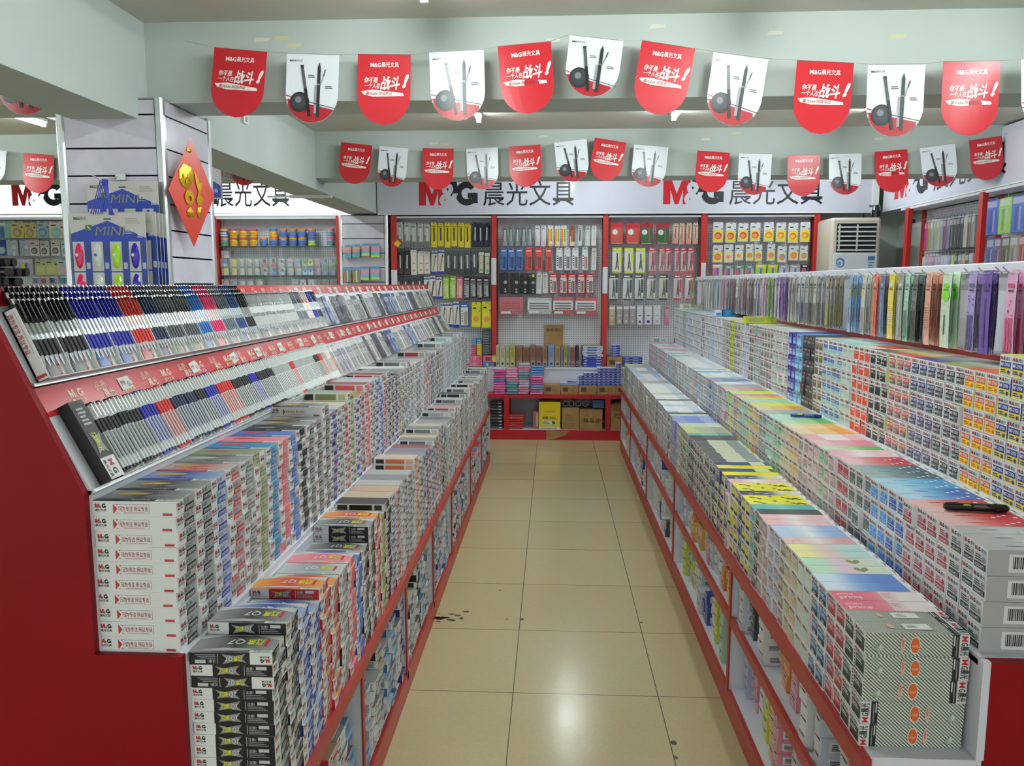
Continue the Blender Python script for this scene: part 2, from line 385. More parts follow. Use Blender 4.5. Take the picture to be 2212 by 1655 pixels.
# ------------------------------------------------------------------ back wall display bays
YB, YF, YP = 9.0, 8.82, 8.86          # pegboard face, post front, front of hanging goods
PEGS = {}
def bay(label, x0, x1, posts, z0=.78, z1=2.45, shelves=(), white=()):
    t = empty('pegboard_bay', label, 'display shelf', ((x0+x1)/2, YB, z0))
    t.location = (0, 0, 0)
    a = MB(); a.box(x0, x1, YB, YB+.05, z0, z1, W1, PEG); pb = ob('pegboard', a, t)
    a = MB(); a.box(x0, x1, YF+.01, YB, z1-.03, z1-.01, W1, WHT); a.box(x0, x1, YB-.006, YB, z1-.14, z1-.03, H('#aaa'), SLAT); ob('top_board', a, t)
    for p0, p1 in posts:
        a = MB(); a.bbox(p0, p1, YF, YF+.04, z0, z1, W1, REDP, .004); a.box((p0+p1)/2-.012, (p0+p1)/2+.012, YF+.04, YB, z0, z1, W1, REDP); ob('post', a, t)
    for p0, p1, za, zb in white:
        a = MB(); a.box(p0, p1, YF-.006, YF, za, zb, W1, WHT); ob('price_strip', a, t)
    for z in shelves:
        a = MB(); a.box(x0+.03, x1-.03, YF+.005, YB, z-.008, z, W1, GLASS); ob('glass_shelf', a, t)
    PEGS[t.name] = pb
    return t
zv = lambda v: at(1200, v, y=YF).z
bayA = bay('red-posted pegboard bay hung with pencil boxes, first bay beside the slatted pillar', -1.80, -.65, ((-1.80, -1.735), (-.68, -.625)), white=((-.68, -.625, zv(615), zv(557)), (-1.80, -1.735, zv(618), zv(583))))
bayB = bay('red-posted pegboard bay hung with pens and tools above the brown cartons', -.62, .546, ((.548, .604),), white=((.548, .604, zv(634), zv(577)),))
bayC = bay('red-posted pegboard bay hung with drawing compasses in bags', .606, 1.608, ((1.61, 1.676),), white=((1.62, 1.67, zv(600), zv(568)),))
bayD = bay('red-posted pegboard bay hung with white cards of pins beside the air conditioner', 1.678, 2.818, ((2.82, 2.882),))
bayE = bay('pegboard bay with glass shelves of tubs and toy sharpeners', -3.83, -2.37, ((-3.825, -3.775), (-2.415, -2.365)), shelves=(zv(530), zv(595)), white=((-3.82, -3.785, zv(612), zv(533)),))
bayF = bay('pegboard bay hung with correction tape packs beyond the clad pillar', -6.6, -3.84, ((-6.6, -6.55),), shelves=())
# long red display counter under the bays
t = empty('display_counter', 'long red display counter with open cubbies under the back shelves', 'counter', (0, 8.52, 0))
t.location = (0,0,0)
x0, x1 = -2.36, 2.80
PD = [at(u, 900, y=8.52).x for u in (1088.5, 1307.5)]
a = MB()
a.box(x0, x1, 8.52, 9.04, 0, .11, W1, RED); a.box(x0, x1, 8.52, 9.04, .46, .50, W1, RED)
for p in (-2.36, PD[0], PD[1], 1.9, 2.745): a.box(p, p+.054, 8.52, 9.04, .11, .46, W1, RED)
a.box(x0, x1, 8.99, 9.04, .11, .46, H('#bbb'), WHT); ob('carcass', a, t)
a = MB(); a.box(x0, x1, 8.75, 8.77, .50, .755, W1, WHT); a.box(x0, x1, 8.74, 9.04, .755, .775, W1, WHT); ob('riser_shelf', a, t)
a = MB(); a.box(x0+.05, x1-.05, 8.53, 8.99, .11, .113, W1, WHT); ob('cubby_floor', a, t)
a = MB(); pl = Pl(a, (0, 8.52, 0), (1,0,0), (0,0,1), m=KRAFT); pl.poly([(-.06,.0),(.05,.018),(.15,.055),(.19,.10),(-.06,.104)], W1, 3); ob('bare_patch', a, t)
# ------------------------------------------------------------------ pen stand (two tiers of boxes, two sloped racks)
Y0, YE = 1.60, 7.45
st = empty('pen_stand', 'long red-ended pen stand with two box tiers and two sloped pen racks', 'display stand', (-1.2, Y0, 0)); st.location = (0,0,0)
prof = [(-.605, .0), (-.605, .515), (-.795, .515), (-.795, .897), (-.985, .897), (-.985, 1.255), (-1.098, 1.475), (-1.105, 1.49), (-1.19, 1.69)]
full = prof + [(-2.39-x, z) for x, z in prof[::-1]]
def slab(mb, poly, y0, y1, m):
    A = [(x, y0, z) for x, z in poly]; B = [(x, y1, z) for x, z in poly]
    mb.face(A, W1, m); mb.face(B[::-1], W1, m)
    for i in range(len(A)):
        j = (i+1) % len(A); mb.face([A[j], A[i], B[i], B[j]], W1, m)
for y in (Y0-.018, YE): 
    a = MB(); slab(a, [(-.595,0),(-.595,.516),(-.797,.516),(-.797,.898),(-.99,.898),(-.99,1.255),(-1.196,1.70),(-1.2,1.70),(-1.2,0)], y, y+.018, REDEND if y < 2 else WHT)
    slab(a, [(-1.2,0),(-1.2,1.70),(-1.204,1.70),(-1.40,1.255),(-1.40,.9),(-1.593,.9),(-1.593,.52),(-1.795,.52),(-1.795,0)], y, y+.018, REDEND if y < 2 else WHT)
    ob('end_panel', a, st)
a = MB()
a.box(-.985, -.795, Y0, YE, .880, .897, W1, WHT); ob('upper_ledge', a, st)
a = MB(); a.box(-.80, -.61, Y0, YE, .497, .515, W1, WHT); ob('lower_ledge', a, st)
a = MB(); a.box(-.612, -.59, Y0, YE, .474, .515, W1, REDE); ob('edge_strip', a, st)
a = MB(); a.box(-.80, -.79, Y0, YE, .515, .88, W1, WHT); a.box(-.995, -.985, Y0, YE, .897, 1.26, W1, WHT); ob('back_board', a, st)
a = MB(); a.box(-.61, -.592, Y0, YE, 0, .09, W1, REDE); a.box(-1.2, -.61, Y0, YE, .07, .09, W1, WHT); ob('plinth', a, st)
for y in (2.33, 3.08, 3.82, 4.56, 5.65, 6.55):
    a = MB(); a.box(-1.15, -.595, y, y+.02, .09, .475, W1, WHT); a.box(-.598, -.592, y-.004, y+.024, .06, .48, W1, REDE); ob('divider', a, st)
a = MB(); a.box(-1.21, -1.17, Y0, YE, .09, 1.6, W1, WHT); ob('spine', a, st)
# sloped boards
SA0, SA1 = Vector((-.985, 0, 1.26)), Vector((-1.098, 0, 1.478))
SB0, SB1 = Vector((-1.102, 0, 1.487)), Vector((-1.192, 0, 1.692))
def slope(P0, P1):
    s_ = (P1-P0).normalized(); n = Vector((-s_.z*-1, 0, -s_.x)).normalized()
    n = Vector((s_.z, 0, -s_.x)).normalized()
    return s_, n, (P1-P0).length
def slope_board(name, P0, P1, strip0):
    s_, n, L = slope(P0, P1); a = MB()
    def Q(y, t, h): return tuple(P0 + s_*t + n*h + Vector((0, y, 0)))
    def bx(y0, y1, t0, t1, h0, h1, m):
        c = [Q(y0,t0,h0),Q(y1,t0,h0),Q(y1,t1,h0),Q(y0,t1,h0),Q(y0,t0,h1),Q(y1,t0,h1),Q(y1,t1,h1),Q(y0,t1,h1)]
        for f in ((3,2,1,0),(4,5,6,7),(0,1,5,4),(1,2,6,5),(2,3,7,6),(3,0,4,7)): a.face([c[i] for i in f], W1, m)
    bx(Y0, YE, -.004, L, -.014, 0, WHT); bx(Y0, YE, -.007, 0, -.014, .009, ALU)
    brd = ob(name, a, st)
    a = MB(); bx(Y0, YE, strip0, L, .0005, .003, REDG); pl = Pl(a, Q(Y0, strip0, .003), (0,1,0), s_, m=REDG)
    k = 0; y = .1; h = L-strip0; cr = H('#e6c9b0')
    while y < YE-Y0-.1:
        yy = y
        if k % 2 == 0: pl.logo(yy, h*.42, h*.30, cr, cr, subcol=cr)
        else: pl.text('品质', yy, h*.52, h*.34, cr, 2); pl.text('晨光', yy+.02, h*.20, h*.34, cr, 2, .02)
        y += .105; k += 1
    ob('red_header_strip', a, brd)
REDG = mat('glossy_red_card', '#c02531', rough=.22, attr=False)
def attr_red():
    nt = REDG.node_tree; b = nt.nodes['Principled BSDF']; an = nt.nodes.new('ShaderNodeAttribute'); an.attribute_name = 'Col'
    mx = nt.nodes.new('ShaderNodeMix'); mx.data_type = 'RGBA'; mx.blend_type = 'MULTIPLY'; mx.inputs[0].default_value = 1
    nt.links.new(an.outputs['Color'], b.inputs['Base Color'])
attr_red()
W1_ = W1
def slope_boards():
    global W1
    W1 = H('#c02531')
    slope_board('lower_slope', SA0, SA1, .178); slope_board('upper_slope', SB0, SB1, .180)
    W1 = W1_
slope_boards()
# ------------------------------------------------------------------ pen boxes
C = {k: H(v) for k, v in dict(k='#26282b', b='#2b46a8', r='#c9303a', g='#74777a', o='#7c8657', t='#2f74ad', p='#e0606c', u='#3f63b5', K='#0e0f11', n='#372c7c', y='#8f8440', w='#b9bdbd', m='#a9c9c0', l='#9aa4cf', c='#e07a3a', s='#8d9296').items()}
T = {k: H(v) for k, v in dict(k='#a4a8a8', b='#b9c2d6', r='#b6a9a8', g='#bcc0c0', o='#b5bd97', t='#6fa9d0', p='#ef8a92', u='#7f9bd6', K='#33363a', n='#8c86b8', y='#bdb68a', w='#dcdedd', m='#c7e0d9', l='#bcc4e6', c='#eeb489', s='#c3c7c9').items()}
CN = dict(k='black', b='blue', r='red', g='dark grey', o='olive green', t='sky blue', p='coral pink', u='royal blue', K='solid black', n='violet', y='olive gold', w='pale grey', m='mint', l='lavender', c='orange', s='silver')
TOPC = dict(k=('#2e3134','#9a9c9a','#c9a63a'), b=('#27409c','#9db4d8','#d8b23a'), r=('#d23a2c','#e8a048','#e9c23a'), g=('#55585a','#a7abab','#cfd1d0'), o=('#8a946a','#9aa37a','#c05a6a'),
    t=('#2a86b8','#3f97c4','#c24a68'), p=('#ea7884','#f0959d','#d23a5a'), u=('#4467b8','#5c80c8','#c24a68'), K=('#1a1b1e','#3a3c40','#8a8c8c'), n=('#3b2f86','#6a62a8','#c9cbd6'), y=('#8f8440','#a89c52','#5c5428'),
    w=('#c2c6c5','#d8dad9','#8a8e8e'), m=('#b4d4cc','#cfe4de','#8ab4aa'), l=('#a4aed6','#c0c8e6','#8490c4'), c=('#e07a3a','#eaa06a','#d8dad9'), s=('#9aa0a2','#c6cacb','#6f8a4a'))
WC = H('#e2e5e3'); INK = H('#2a2c30')
def pen_box_mesh(k, h, style, flip=False):
    """style 0: white box of the upper tier, 1: black-panelled box of the lower tier"""
    L, W = .183, .086
    a = MB(); a.box(-L/2, L/2, -W/2, W/2, 0, h, WC)
    for s in (1, -1):
        pl = Pl(a, (s*L/2, -s*W/2, 0), (0, s, 0), (0, 0, 1), W, h)
        pl.logo(W*.07, h*.56, h*.27); 
        pl.rel(.40, .46, .98, .97, T[k]); pl.poly([(W*.42,0),(W*.98,0),(W*.98,h*.46),(W*.47,h*.46)], C[k])
        if style == 0: pl.text('K-35', W*.45, h*.58, h*.34, INK, 3); pl.text('针管中性笔', W*.49, h*.10, h*.30, WC, 3, .01, fit=W*.44)
        else:
            pl.poly([(W*.44,0),(W*.62,0),(W*.97,h*.8),(W*.97,h*.97),(W*.84,h*.97)], C[k], 2); pl.lines(W*.5, h*.1, W*.3, h*.3, 2, T[k], 3)
    for s in (1, -1):
        pl = Pl(a, (-s*L/2, -s*W/2, 0), (s, 0, 0), (0, 0, 1), L, h)
        if style == 0:
            pl.logo(L*.03, h*.55, h*.28); pl.rect(L*.245, h*.2, L*.30, h*.8, H('#b9343c')); pl.text('X', L*.25, h*.2, h*.85, WC, 3, .03)
            pl.rect(L*.30, h*.2, L*.68, h*.8, H('#b06a6c')); pl.rect(L*.3005, h*.215, L*.678, h*.785, WC, 2)
            pl.text('因为专注 所以专业', L*.315, h*.38, h*.36, H('#a8353c'), 3, .008, fit=L*.35)
            pl.rect(L*.36, h*.25, L*.62, h*.29, H('#c99a9c'), 3); pl.rect(L*.835, h*.08, L*.95, h*.24, H('#c43a42'))
        else:
            d = {'r': H('#c8262e'), 'b': H('#2c3588'), 'p': H('#c93a58'), 'u': H('#2c4a9c')}.get(k, H('#131416'))
            pl.rect(L*.27, 0, L, h, d); pl.logo(L*.03, h*.52, h*.30)
            pl.poly([(L*.30,h*.85),(L*.42,h*.68),(L*.60,h*.95),(L*.55,h*.5),(L*.61,h*.12),(L*.45,h*.25),(L*.32,h*.1),(L*.36,h*.5)], H('#8f8f8c'), 2)
            pl.text('风速', L*.36, h*.32, h*.46, H('#dfe02a'), 3, .03, fit=L*.10); pl.text('Q7', L*.475, h*.32, h*.55, H('#d8d8d8'), 3, .01, fit=L*.085)
            pl.rect(L*.655, h*.12, L*.66, h*.9, WC, 2); pl.text('注意!', L*.68, h*.58, h*.30, WC, 3, 0, fit=L*.09); pl.rect(L*.80, h*.60, L*.93, h*.88, H('#c8caca'), 2)
            pl.lines(L*.68, h*.12, L*.25, h*.42, 3, H('#8d9092'))
    t1, t2, t3 = (H(q) for q in (TOPC[k] if (k, style) != ('r', 0) else ('#b8574c','#c9c0bc','#c9a63a')))
    for pl in (Pl(a, (-L/2, -W/2, h), (1,0,0), (0,1,0), L, W), Pl(a, (-L/2, W/2, 0), (1,0,0), (0,-1,0), L, W)): pen_art(pl, L, W, t1, t2, t3, style, k)
    return a.mesh('pen_box')
def pen_art(pl, L, W, t1, t2, t3, style, k):
    for i in range(6):
        f0, f1 = i/6, (i+1)/6
        mixc = lambda q: tuple(t1[j]*(1-q)+t2[j]*q for j in range(3))+(1,)
        pl.mb.face([pl.p(L*f0,0), pl.p(L*f1,0), pl.p(L*f1,W), pl.p(L*f0,W)], [mixc(abs(2*f0-1)), mixc(abs(2*f1-1)), mixc(abs(2*f1-1)), mixc(abs(2*f0-1))], CARD)
    if style == 0:
        pl.poly([(L*.18,W*.55),(L*.5,W*.62),(L*.56,W*.76),(L*.3,W*.8),(L*.14,W*.7)], t3, 2); pl.poly([(L*.5,W*.4),(L*.97,W*.62),(L*.98,W*.66),(L*.55,W*.5)], t2, 2)
        pl.rect(0, 0, L*.74, W*.2, C[k], 2); pl.rect(L*.74, 0, L, W*.2, WC, 2); pl.text('M&G晨光', L*.97, W*.17, W*.14, INK, 3, rot=math.pi, fit=L*.2)
        pl.text('针管中性笔', L*.66, W*.16, W*.12, WC, 3, rot=math.pi, fit=L*.22)
    else:
        pl.poly([(0,W*.72),(L*.3,W*.95),(L*.7,W*.95),(L,W*.7),(L,W),(0,W)], H('#c9cccb'), 2); pl.poly([(L*.02,W*.1),(L*.4,W*.26),(L*.8,W*.2),(L*.98,W*.3),(L*.6,W*.1)], H('#b9bcbb'), 2)
        pl.text('风速', L*.82, W*.72, W*.36, H('#dfe02a'), 3, .03, rot=math.pi, fit=L*.2); pl.text('Q7', L*.58, W*.72, W*.38, H('#e4e6e6'), 3, .01, rot=math.pi, fit=L*.2); pl.rect(L*.84, W*.35, L*.88, W*.75, H('#c8202c'), 2)
        pl.rect(L*.72, 0, L, W*.12, WC, 2); pl.text('M&G晨光', L*.97, W*.10, W*.09, INK, 3, rot=math.pi, fit=L*.2)
def low_box(mb, M, L, W, h, band, tint_, top, side, ends=(1,)):
    """a box too small in view to read its print"""
    def P(x, y, z): return tuple(M @ Vector((x, y, z)))
    X, Y = L/2, W/2
    mb.face([P(-X,-Y,h),P(X,-Y,h),P(X,Y,h),P(-X,Y,h)], top); mb.face([P(-X,-Y,0),P(X,-Y,0),P(X,-Y,h),P(-X,-Y,h)], side)
    mb.face([P(X,Y,0),P(-X,Y,0),P(-X,Y,h),P(X,Y,h)], side)
    mb.face([P(X,-Y,0),P(X,Y,0),P(X,Y,h),P(X,-Y,h)], WC); mb.face([P(-X,Y,0),P(-X,-Y,0),P(-X,-Y,h),P(-X,Y,h)], WC)
    if side[1] > .6 and h < .045:
        for x0, x1, c in ((-.9*X, -.5*X, INK), (-.42*X, .5*X, band), (.6*X, .9*X, tint_)): mb.face([P(x0,-Y-.0005,h*.15),P(x1,-Y-.0005,h*.15),P(x1,-Y-.0005,h*.85),P(x0,-Y-.0005,h*.85)], c)
    for s in ends:
        e = X+.0005
        def q(u0, v0, u1, v1, c): mb.face([P(s*e, s*(-Y+W*u0), h*v0), P(s*e, s*(-Y+W*u1), h*v0), P(s*e, s*(-Y+W*u1), h*v1), P(s*e, s*(-Y+W*u0), h*v1)], c)
        if h < .045:
            q(.42, .46, .98, .96, tint_); q(.45, .04, .98, .46, band); q(.08, .5, .2, .85, H('#c8404a')); q(.24, .5, .36, .85, INK); q(.09, .15, .36, .35, H('#85888a')); q(.55, .15, .9, .32, tint_)
        else:
            q(.08, .74, .3, .92, H('#c8505a')); q(.36, .74, .55, .92, INK); q(.6, .76, .9, .9, H('#9a9c9e')); q(.09, .36, .91, .64, band); q(.09, .06, .91, .36, tint_); q(.2, .44, .8, .54, H('#e6e6e2'))
UP = 'kkbrgotpuKkkkngrobrpgburkknyggggwggwgrrnkgkkggwwllmmmllmmgw'.ljust(64, 'g')
LOW = 'kkbbrrspukkryKbrwggwcggnrbgrgkkgwgwgrwwkgwgkwwgwrkwgwgwkwgwggkwg'.ljust(64, 'w')
NUP = [10, 10, 10, 10, 10, 10, 10, 10, 10, 10, 10, 10, 11]; NLOW = [14, 15, 14, 13, 14, 13, 13, 13, 12, 12, 14, 14, 13, 14]
def fade(c): g = R.uniform(.03, .2) if R.random() < .4 else R.uniform(.3, .62); return tuple(q*.35+g*.65 for q in c[:3])+(1,)
cand = []
for tier, seq, n0, zb, h, xc in (('upper', UP, NUP, .897, .034, -.8965), ('lower', LOW, NLOW, .515, .0275, -.6985)):
    for i, k in enumerate(seq):
        n = n0[i] if i < len(n0) else (R.choice((10, 10, 11)) if tier == 'upper' else R.choice((13, 14, 14, 15)))
        if tier == 'upper' and i > 60: n = 9
        y = Y0 + .047 + i*.0905
        if y > YE-.04: break
        for j in range(n):
            dx = R.uniform(-.004, .004) if i else R.uniform(-.003, .003) - (.004 if tier == 'upper' and j < 5 else -.002 if tier == 'upper' else 0)
            rz = R.uniform(-.012, .012); kk = k
            if tier == 'lower' and i == 0 and j == n-1: rz = .035
            cand.append((tier, i, k, n-1-j, j, (xc+dx, y, zb + j*h), rz, h))
# boxes stacked in the open shelf below
cy = [1.62, 2.35, 3.10, 3.84, 4.58, 5.67, 6.57, 7.45]
for b in range(7):
    y = cy[b]+.05; i = 0
    while y < cy[b+1]-.05:
        n = R.choice((8, 9, 10, 11, 11)) if b or i > 3 else (6, 8, 7, 9)[i]
        k = R.choice('kkgwbrKgwptwgkn')
        for j in range(n):
            cand.append(('shelf%d' % b, i, k, n-1-j, j, (-.70+R.uniform(-.015, .012), y, .0905+j*.031), R.uniform(-.03, .03), .031))
        y += .092; i += 1
def in_view(p):
    u, v, z = proj(p); return 0 < u < 2212 and 0 < v < 1655
def box_size(c):
    x, y, z = c[5]; p = (x+.09, y, z+c[7]/2)
    if not in_view(p): return 0
    s = 1/(proj(p)[2])**2
    return s*(1.0 if c[0] in ('upper', 'lower') else .55 if c[0] in ('shelf2', 'shelf1') else .3)
cand.sort(key=box_size, reverse=True)
MESH = {}
boxes = MB()
STACK = dict(upper='upper pen-box tier', lower='lower pen-box tier')
for q, c in enumerate(cand):
    tier, i, k, d, j, loc, rz, h = c
    if q < 300:
        style = 0 if tier == 'upper' else 1
        fl = (tier == 'lower' and ((i == 0 and d == 0) or (i*7+j*3) % 11 == 0)) or (tier == 'upper' and (i*5+j*3) % 17 == 1 and i > 1)
        key = (k, h, style)
        if key not in MESH: MESH[key] = pen_box_mesh(*key)
        o = ob('pen_box', MESH[key], None, loc, (0, 0, rz))
        if fl: o.rotation_euler = (math.pi, 0, rz); o.location.z += h
        dd = 'topmost' if d == 0 else nth(d)+' down'
        if tier in STACK: lab = f'{CN[k]}-banded pen box, {dd} in {nth(i)} stack from end panel, {STACK[tier]}'
        else: lab = f'{CN[k]}-banded pen box, {dd} in {nth(i)} stack, {nth(int(tier[5:]))} compartment of pen stand'
        tag(o, lab, 'box', f'pen boxes in the {STACK[tier] if tier in STACK else "open shelf of the pen stand"}')
    else:
        M = Matrix.Translation(loc) @ Matrix.Rotation(rz, 4, 'Z')
        low_box(boxes, M, .183, .086, h*.985, C[k], T[k], fade(H(TOPC[k][R.randrange(3)])), WC if tier == 'upper' or j % 3 else C[k])
tag(ob('further_pen_boxes', boxes), 'long rows of smaller looking stacked pen boxes further down the pen stand', 'boxes', kind='stuff')
# loose flat things lying on the tiers
def slip(name, label, loc, sx, sy, col, rz, h=.004):
    a = MB(); a.box(-sx/2, sx/2, -sy/2, sy/2, 0, h, H(col)); tag(ob(name, a, None, loc, (0,0,rz)), label, 'paper')
# ------------------------------------------------------------------ pens in open boxes on the slopes
def frame(P0, P1, y, t, h):
    s_, n, L = slope(P0, P1); o = P0 + s_*t + n*h + Vector((0, y, 0))
    # local x -> along the stand away from the reader (-y), z -> up slope, y -> into the board
    X = Vector((0, -1, 0)); Z = s_; Yv = -n
    X = Yv.cross(Z)
    return Matrix((( X.x, Yv.x, Z.x, o.x), (X.y, Yv.y, Z.y, o.y), (X.z, Yv.z, Z.z, o.z), (0,0,0,1)))
PC = dict(k=('#131517','#2a2d30','#9aa09c'), b=('#1a1fa8','#242d8c','#c9cde0'), r=('#d4291f','#b83230','#e8cfc8'), n=('#16264f','#20305c','#c6ccd4'), g=('#54595e','#3a3e42','#c9ced0'),
   t=('#0f6fc0','#2a86c4','#cfe0ea'), p=('#e02a70','#e86a8c','#efd8dc'), s=('#6a7480','#454c54','#d3d8dc'), d=('#1f4a86','#2a5a94','#c8d2dc'), w=('#c6cac8','#9da2a2','#e4e8e6'), m=('#6e7880','#31363a','#a8b2b8'), e=('#e8dcd0','#c9463c','#efe6dc'))
PNAME = dict(k='black', b='blue', r='red', n='navy', g='grey', t='bright blue', p='pink', s='slate', d='dark blue', w='clear', m='gunmetal', e='beige')
def pen_parts(k, typ):
    """click pens (typ 0) lie tip down, capped pens (typ 1) cap up; z runs from 0 at the lower end"""
    c0, c1, c2 = (H(q) for q in PC[k]); r = .0062; sil = H('#c4c8c8')
    out = {}
    if typ == 0:
        b = MB(); b.rod((0,0,.022), (0,0,.062), r*.95, col=c1, caps=False); b.rod((0,0,.062), (0,0,.074), r*1.02, col=H('#b4baba'), m=METAL2, caps=False)
        b.rod((0,0,.074), (0,0,.100), r, col=c2, caps=False); b.rod((0,0,.100),(0,0,.118), r*1.02, col=c1, caps=False); b.rod((0,0,.118), (0,0,.145), r, col=c0, caps=False); out['barrel'] = b
        b = MB(); b.rod((0,0,.024), (0,0,.060), r*1.12, n=8, col=c0, m=RUBBER); out['grip'] = b
        b = MB(); b.rod((0,0,.010), (0,0,.024), r*.45, r*1.02, col=sil, m=METAL2); b.rod((0,0,0), (0,0,.010), .0009, r*.45, col=sil, m=METAL2); out['tip'] = b
        b = MB(); b.box(-.0022, .0022, -.0105, -.0085, .102, .150, c0, GLOSS); b.box(-.0022, .0022, -.0105, 0, .144, .151, c0, GLOSS); b.rod((0,0,.145), (0,0,.158), r*.62, col=sil, m=METAL2); b.box(-.001, .001, -.0112, -.0105, .11, .146, H('#8f9494'), METAL2); out['clip'] = b
    else:
        b = MB(); b.rod((0,0,.0), (0,0,.006), r*.9, col=c0); b.rod((0,0,.006), (0,0,.026), r, col=H('#d8dede'), caps=False); b.rod((0,0,.026), (0,0,.098), r, col=c2 if k != 'k' else H('#cdd3d2'), caps=False)
        b.box(-.0010, .0010, -.0068, -.0055, .03, .095, c1 if k != 'w' else H('#4a4e50'), GLOSS); out['barrel'] = b
        b = MB(); b.rod((0,0,.098), (0,0,.130), r*1.08, col=c0 if k != 'w' else H('#aab0ae'), m=RUBBER); out['grip'] = b
        b = MB(); b.rod((0,0,.130), (0,0,.166), r*1.15, col=H('#e9eeec'), m=GLOSS); b.rod((0,0,.166), (0,0,.172), r*1.0, r*.7, col=c0); out['cap'] = b
        b = MB(); b.box(-.0018, .0018, -.0108, -.009, .134, .168, H('#eef0ee'), GLOSS); b.box(-.0018, .0018, -.0105, 0, .162, .168, H('#b9bebe'), GLOSS); out['clip'] = b
    return out
METAL2 = mat('silver_plastic', rough=.2, metal=.7, attr=True)
RUBBER = mat('rubber_grip', rough=.5, attr=True)
def join(parts):
    a = MB()
    for b in parts:
        mp = [a.mi(m) for m in b.mats]; n = len(a.v)
        a.v += b.v; a.f += [tuple(i+n for i in f) for f in b.f]; a.c += b.c; a.m += [mp[i] for i in b.m]; a.sm += b.sm
    return a
PENM = {}
def pen(k, typ, M, label, group, full):
    if (k, typ) not in PENM:
        pp = pen_parts(k, typ); PENM[k, typ] = ({n: b.mesh('pen_'+n) for n, b in pp.items()}, join(pp.values()).mesh('pen'))
    parts, one = PENM[k, typ]
    o = ob('pen', parts['barrel'] if full else one); o.matrix_world = M
    if full:
        for n in parts:
            if n != 'barrel': ob(n, parts[n], o)
    return tag(o, label, 'pen', group)
def tray(P0, P1, y, t0, w_, hgt, col, label, group, L=.165, lip='print'):
    M = frame(P0, P1, y, t0, 0); a = MB(); c = H(col); X = w_/2
    a.box(-X, X, -.005, 0, 0, L, WC); a.box(-X, -X+.0015, -hgt, 0, 0, L, WC); a.box(X-.0015, X, -hgt, 0, 0, L, WC); a.box(-X, X, -hgt*.95, 0, 0, .0015, WC); a.box(-X, X, -hgt, 0, L-.0015, L, c)
    pl = Pl(a, (-X, -.0055, 0), (1,0,0), (0,0,1), w_, L)
    a.box(-X+.002, X-.002, -hgt*.6, -.005, .0015, .05, c)
    pl = Pl(a, (-X, -hgt*.6, .0015), (1,0,0), (0,0,1), w_, .05)
    pl.mb.face([pl.p(0,0), pl.p(w_*.72,0), pl.p(w_*.72,.05), pl.p(0,.05)], [c, tuple(q*.5+.35 for q in c[:3])+(1,), tuple(q*.5+.35 for q in c[:3])+(1,), c], CARD)
    pl.rel(.72, 0, 1, 1, WC); pl.text('M&G晨光', w_*.80, .004, w_*.14, H('#b83038'), 3, .01, rot=math.pi/2, fit=.036)
    pl.rel(.05, .1, .3, .9, INK, 2)
    if y < 1.72 and hgt > .03:
        q = Pl(a, (-X-.0002, 0, 0), (0,-1,0), (0,0,1), hgt, L); q.text('因为专注 所以专业', hgt*.25, L*.93, hgt*.42, H('#a8353c'), 2, .01, rot=-math.pi/2, fit=L*.55); q.rel(.1, .04, .9, .08, H('#c43a42'), 2); q.rel(.2, .36, .23, .95, H('#c99a9c'), 2); q.rel(.75, .36, .78, .95, H('#c99a9c'), 2)
    o = ob('open_pen_box', a); o.matrix_world = M
    return tag(o, label, 'box', group)
UPEN = 'kkkkk.kkkkkk.bbbbbb.bbbbbb.rrrrrr.nnnnn.gggggg.gggggg.ttttt.pppppp.ssssss.ddddd.kkkkk.wwwwwwww.wwwwwww.wwwwwww.wwwwwww.mmmm.mmmm.eeeee.bbbb.nnnn'
LPEN = 'kkkkkk.kkkkkk.bbbbb.rrrrr.nnnnn.nnnn.kkkk.bbbbb.rrrrr.rr.kkkkk.kkkk.bbbb.kkkkkk.kkkk.wwwwww.wwwwww.rrr.wwwww.wwwww.wwwwww.kkkk.rrr.wwww.eeee'
LIP = dict(k='#55585a', b='#3a74c8', r='#d8604a', n='#40527c', g='#8a9270', t='#4aa0cc', p='#ef8a94', s='#98a09e', d='#4a86c8', w='#7a7c78', m='#a0a4a4', e='#c9c4b4')
npen = 0; further = MB()
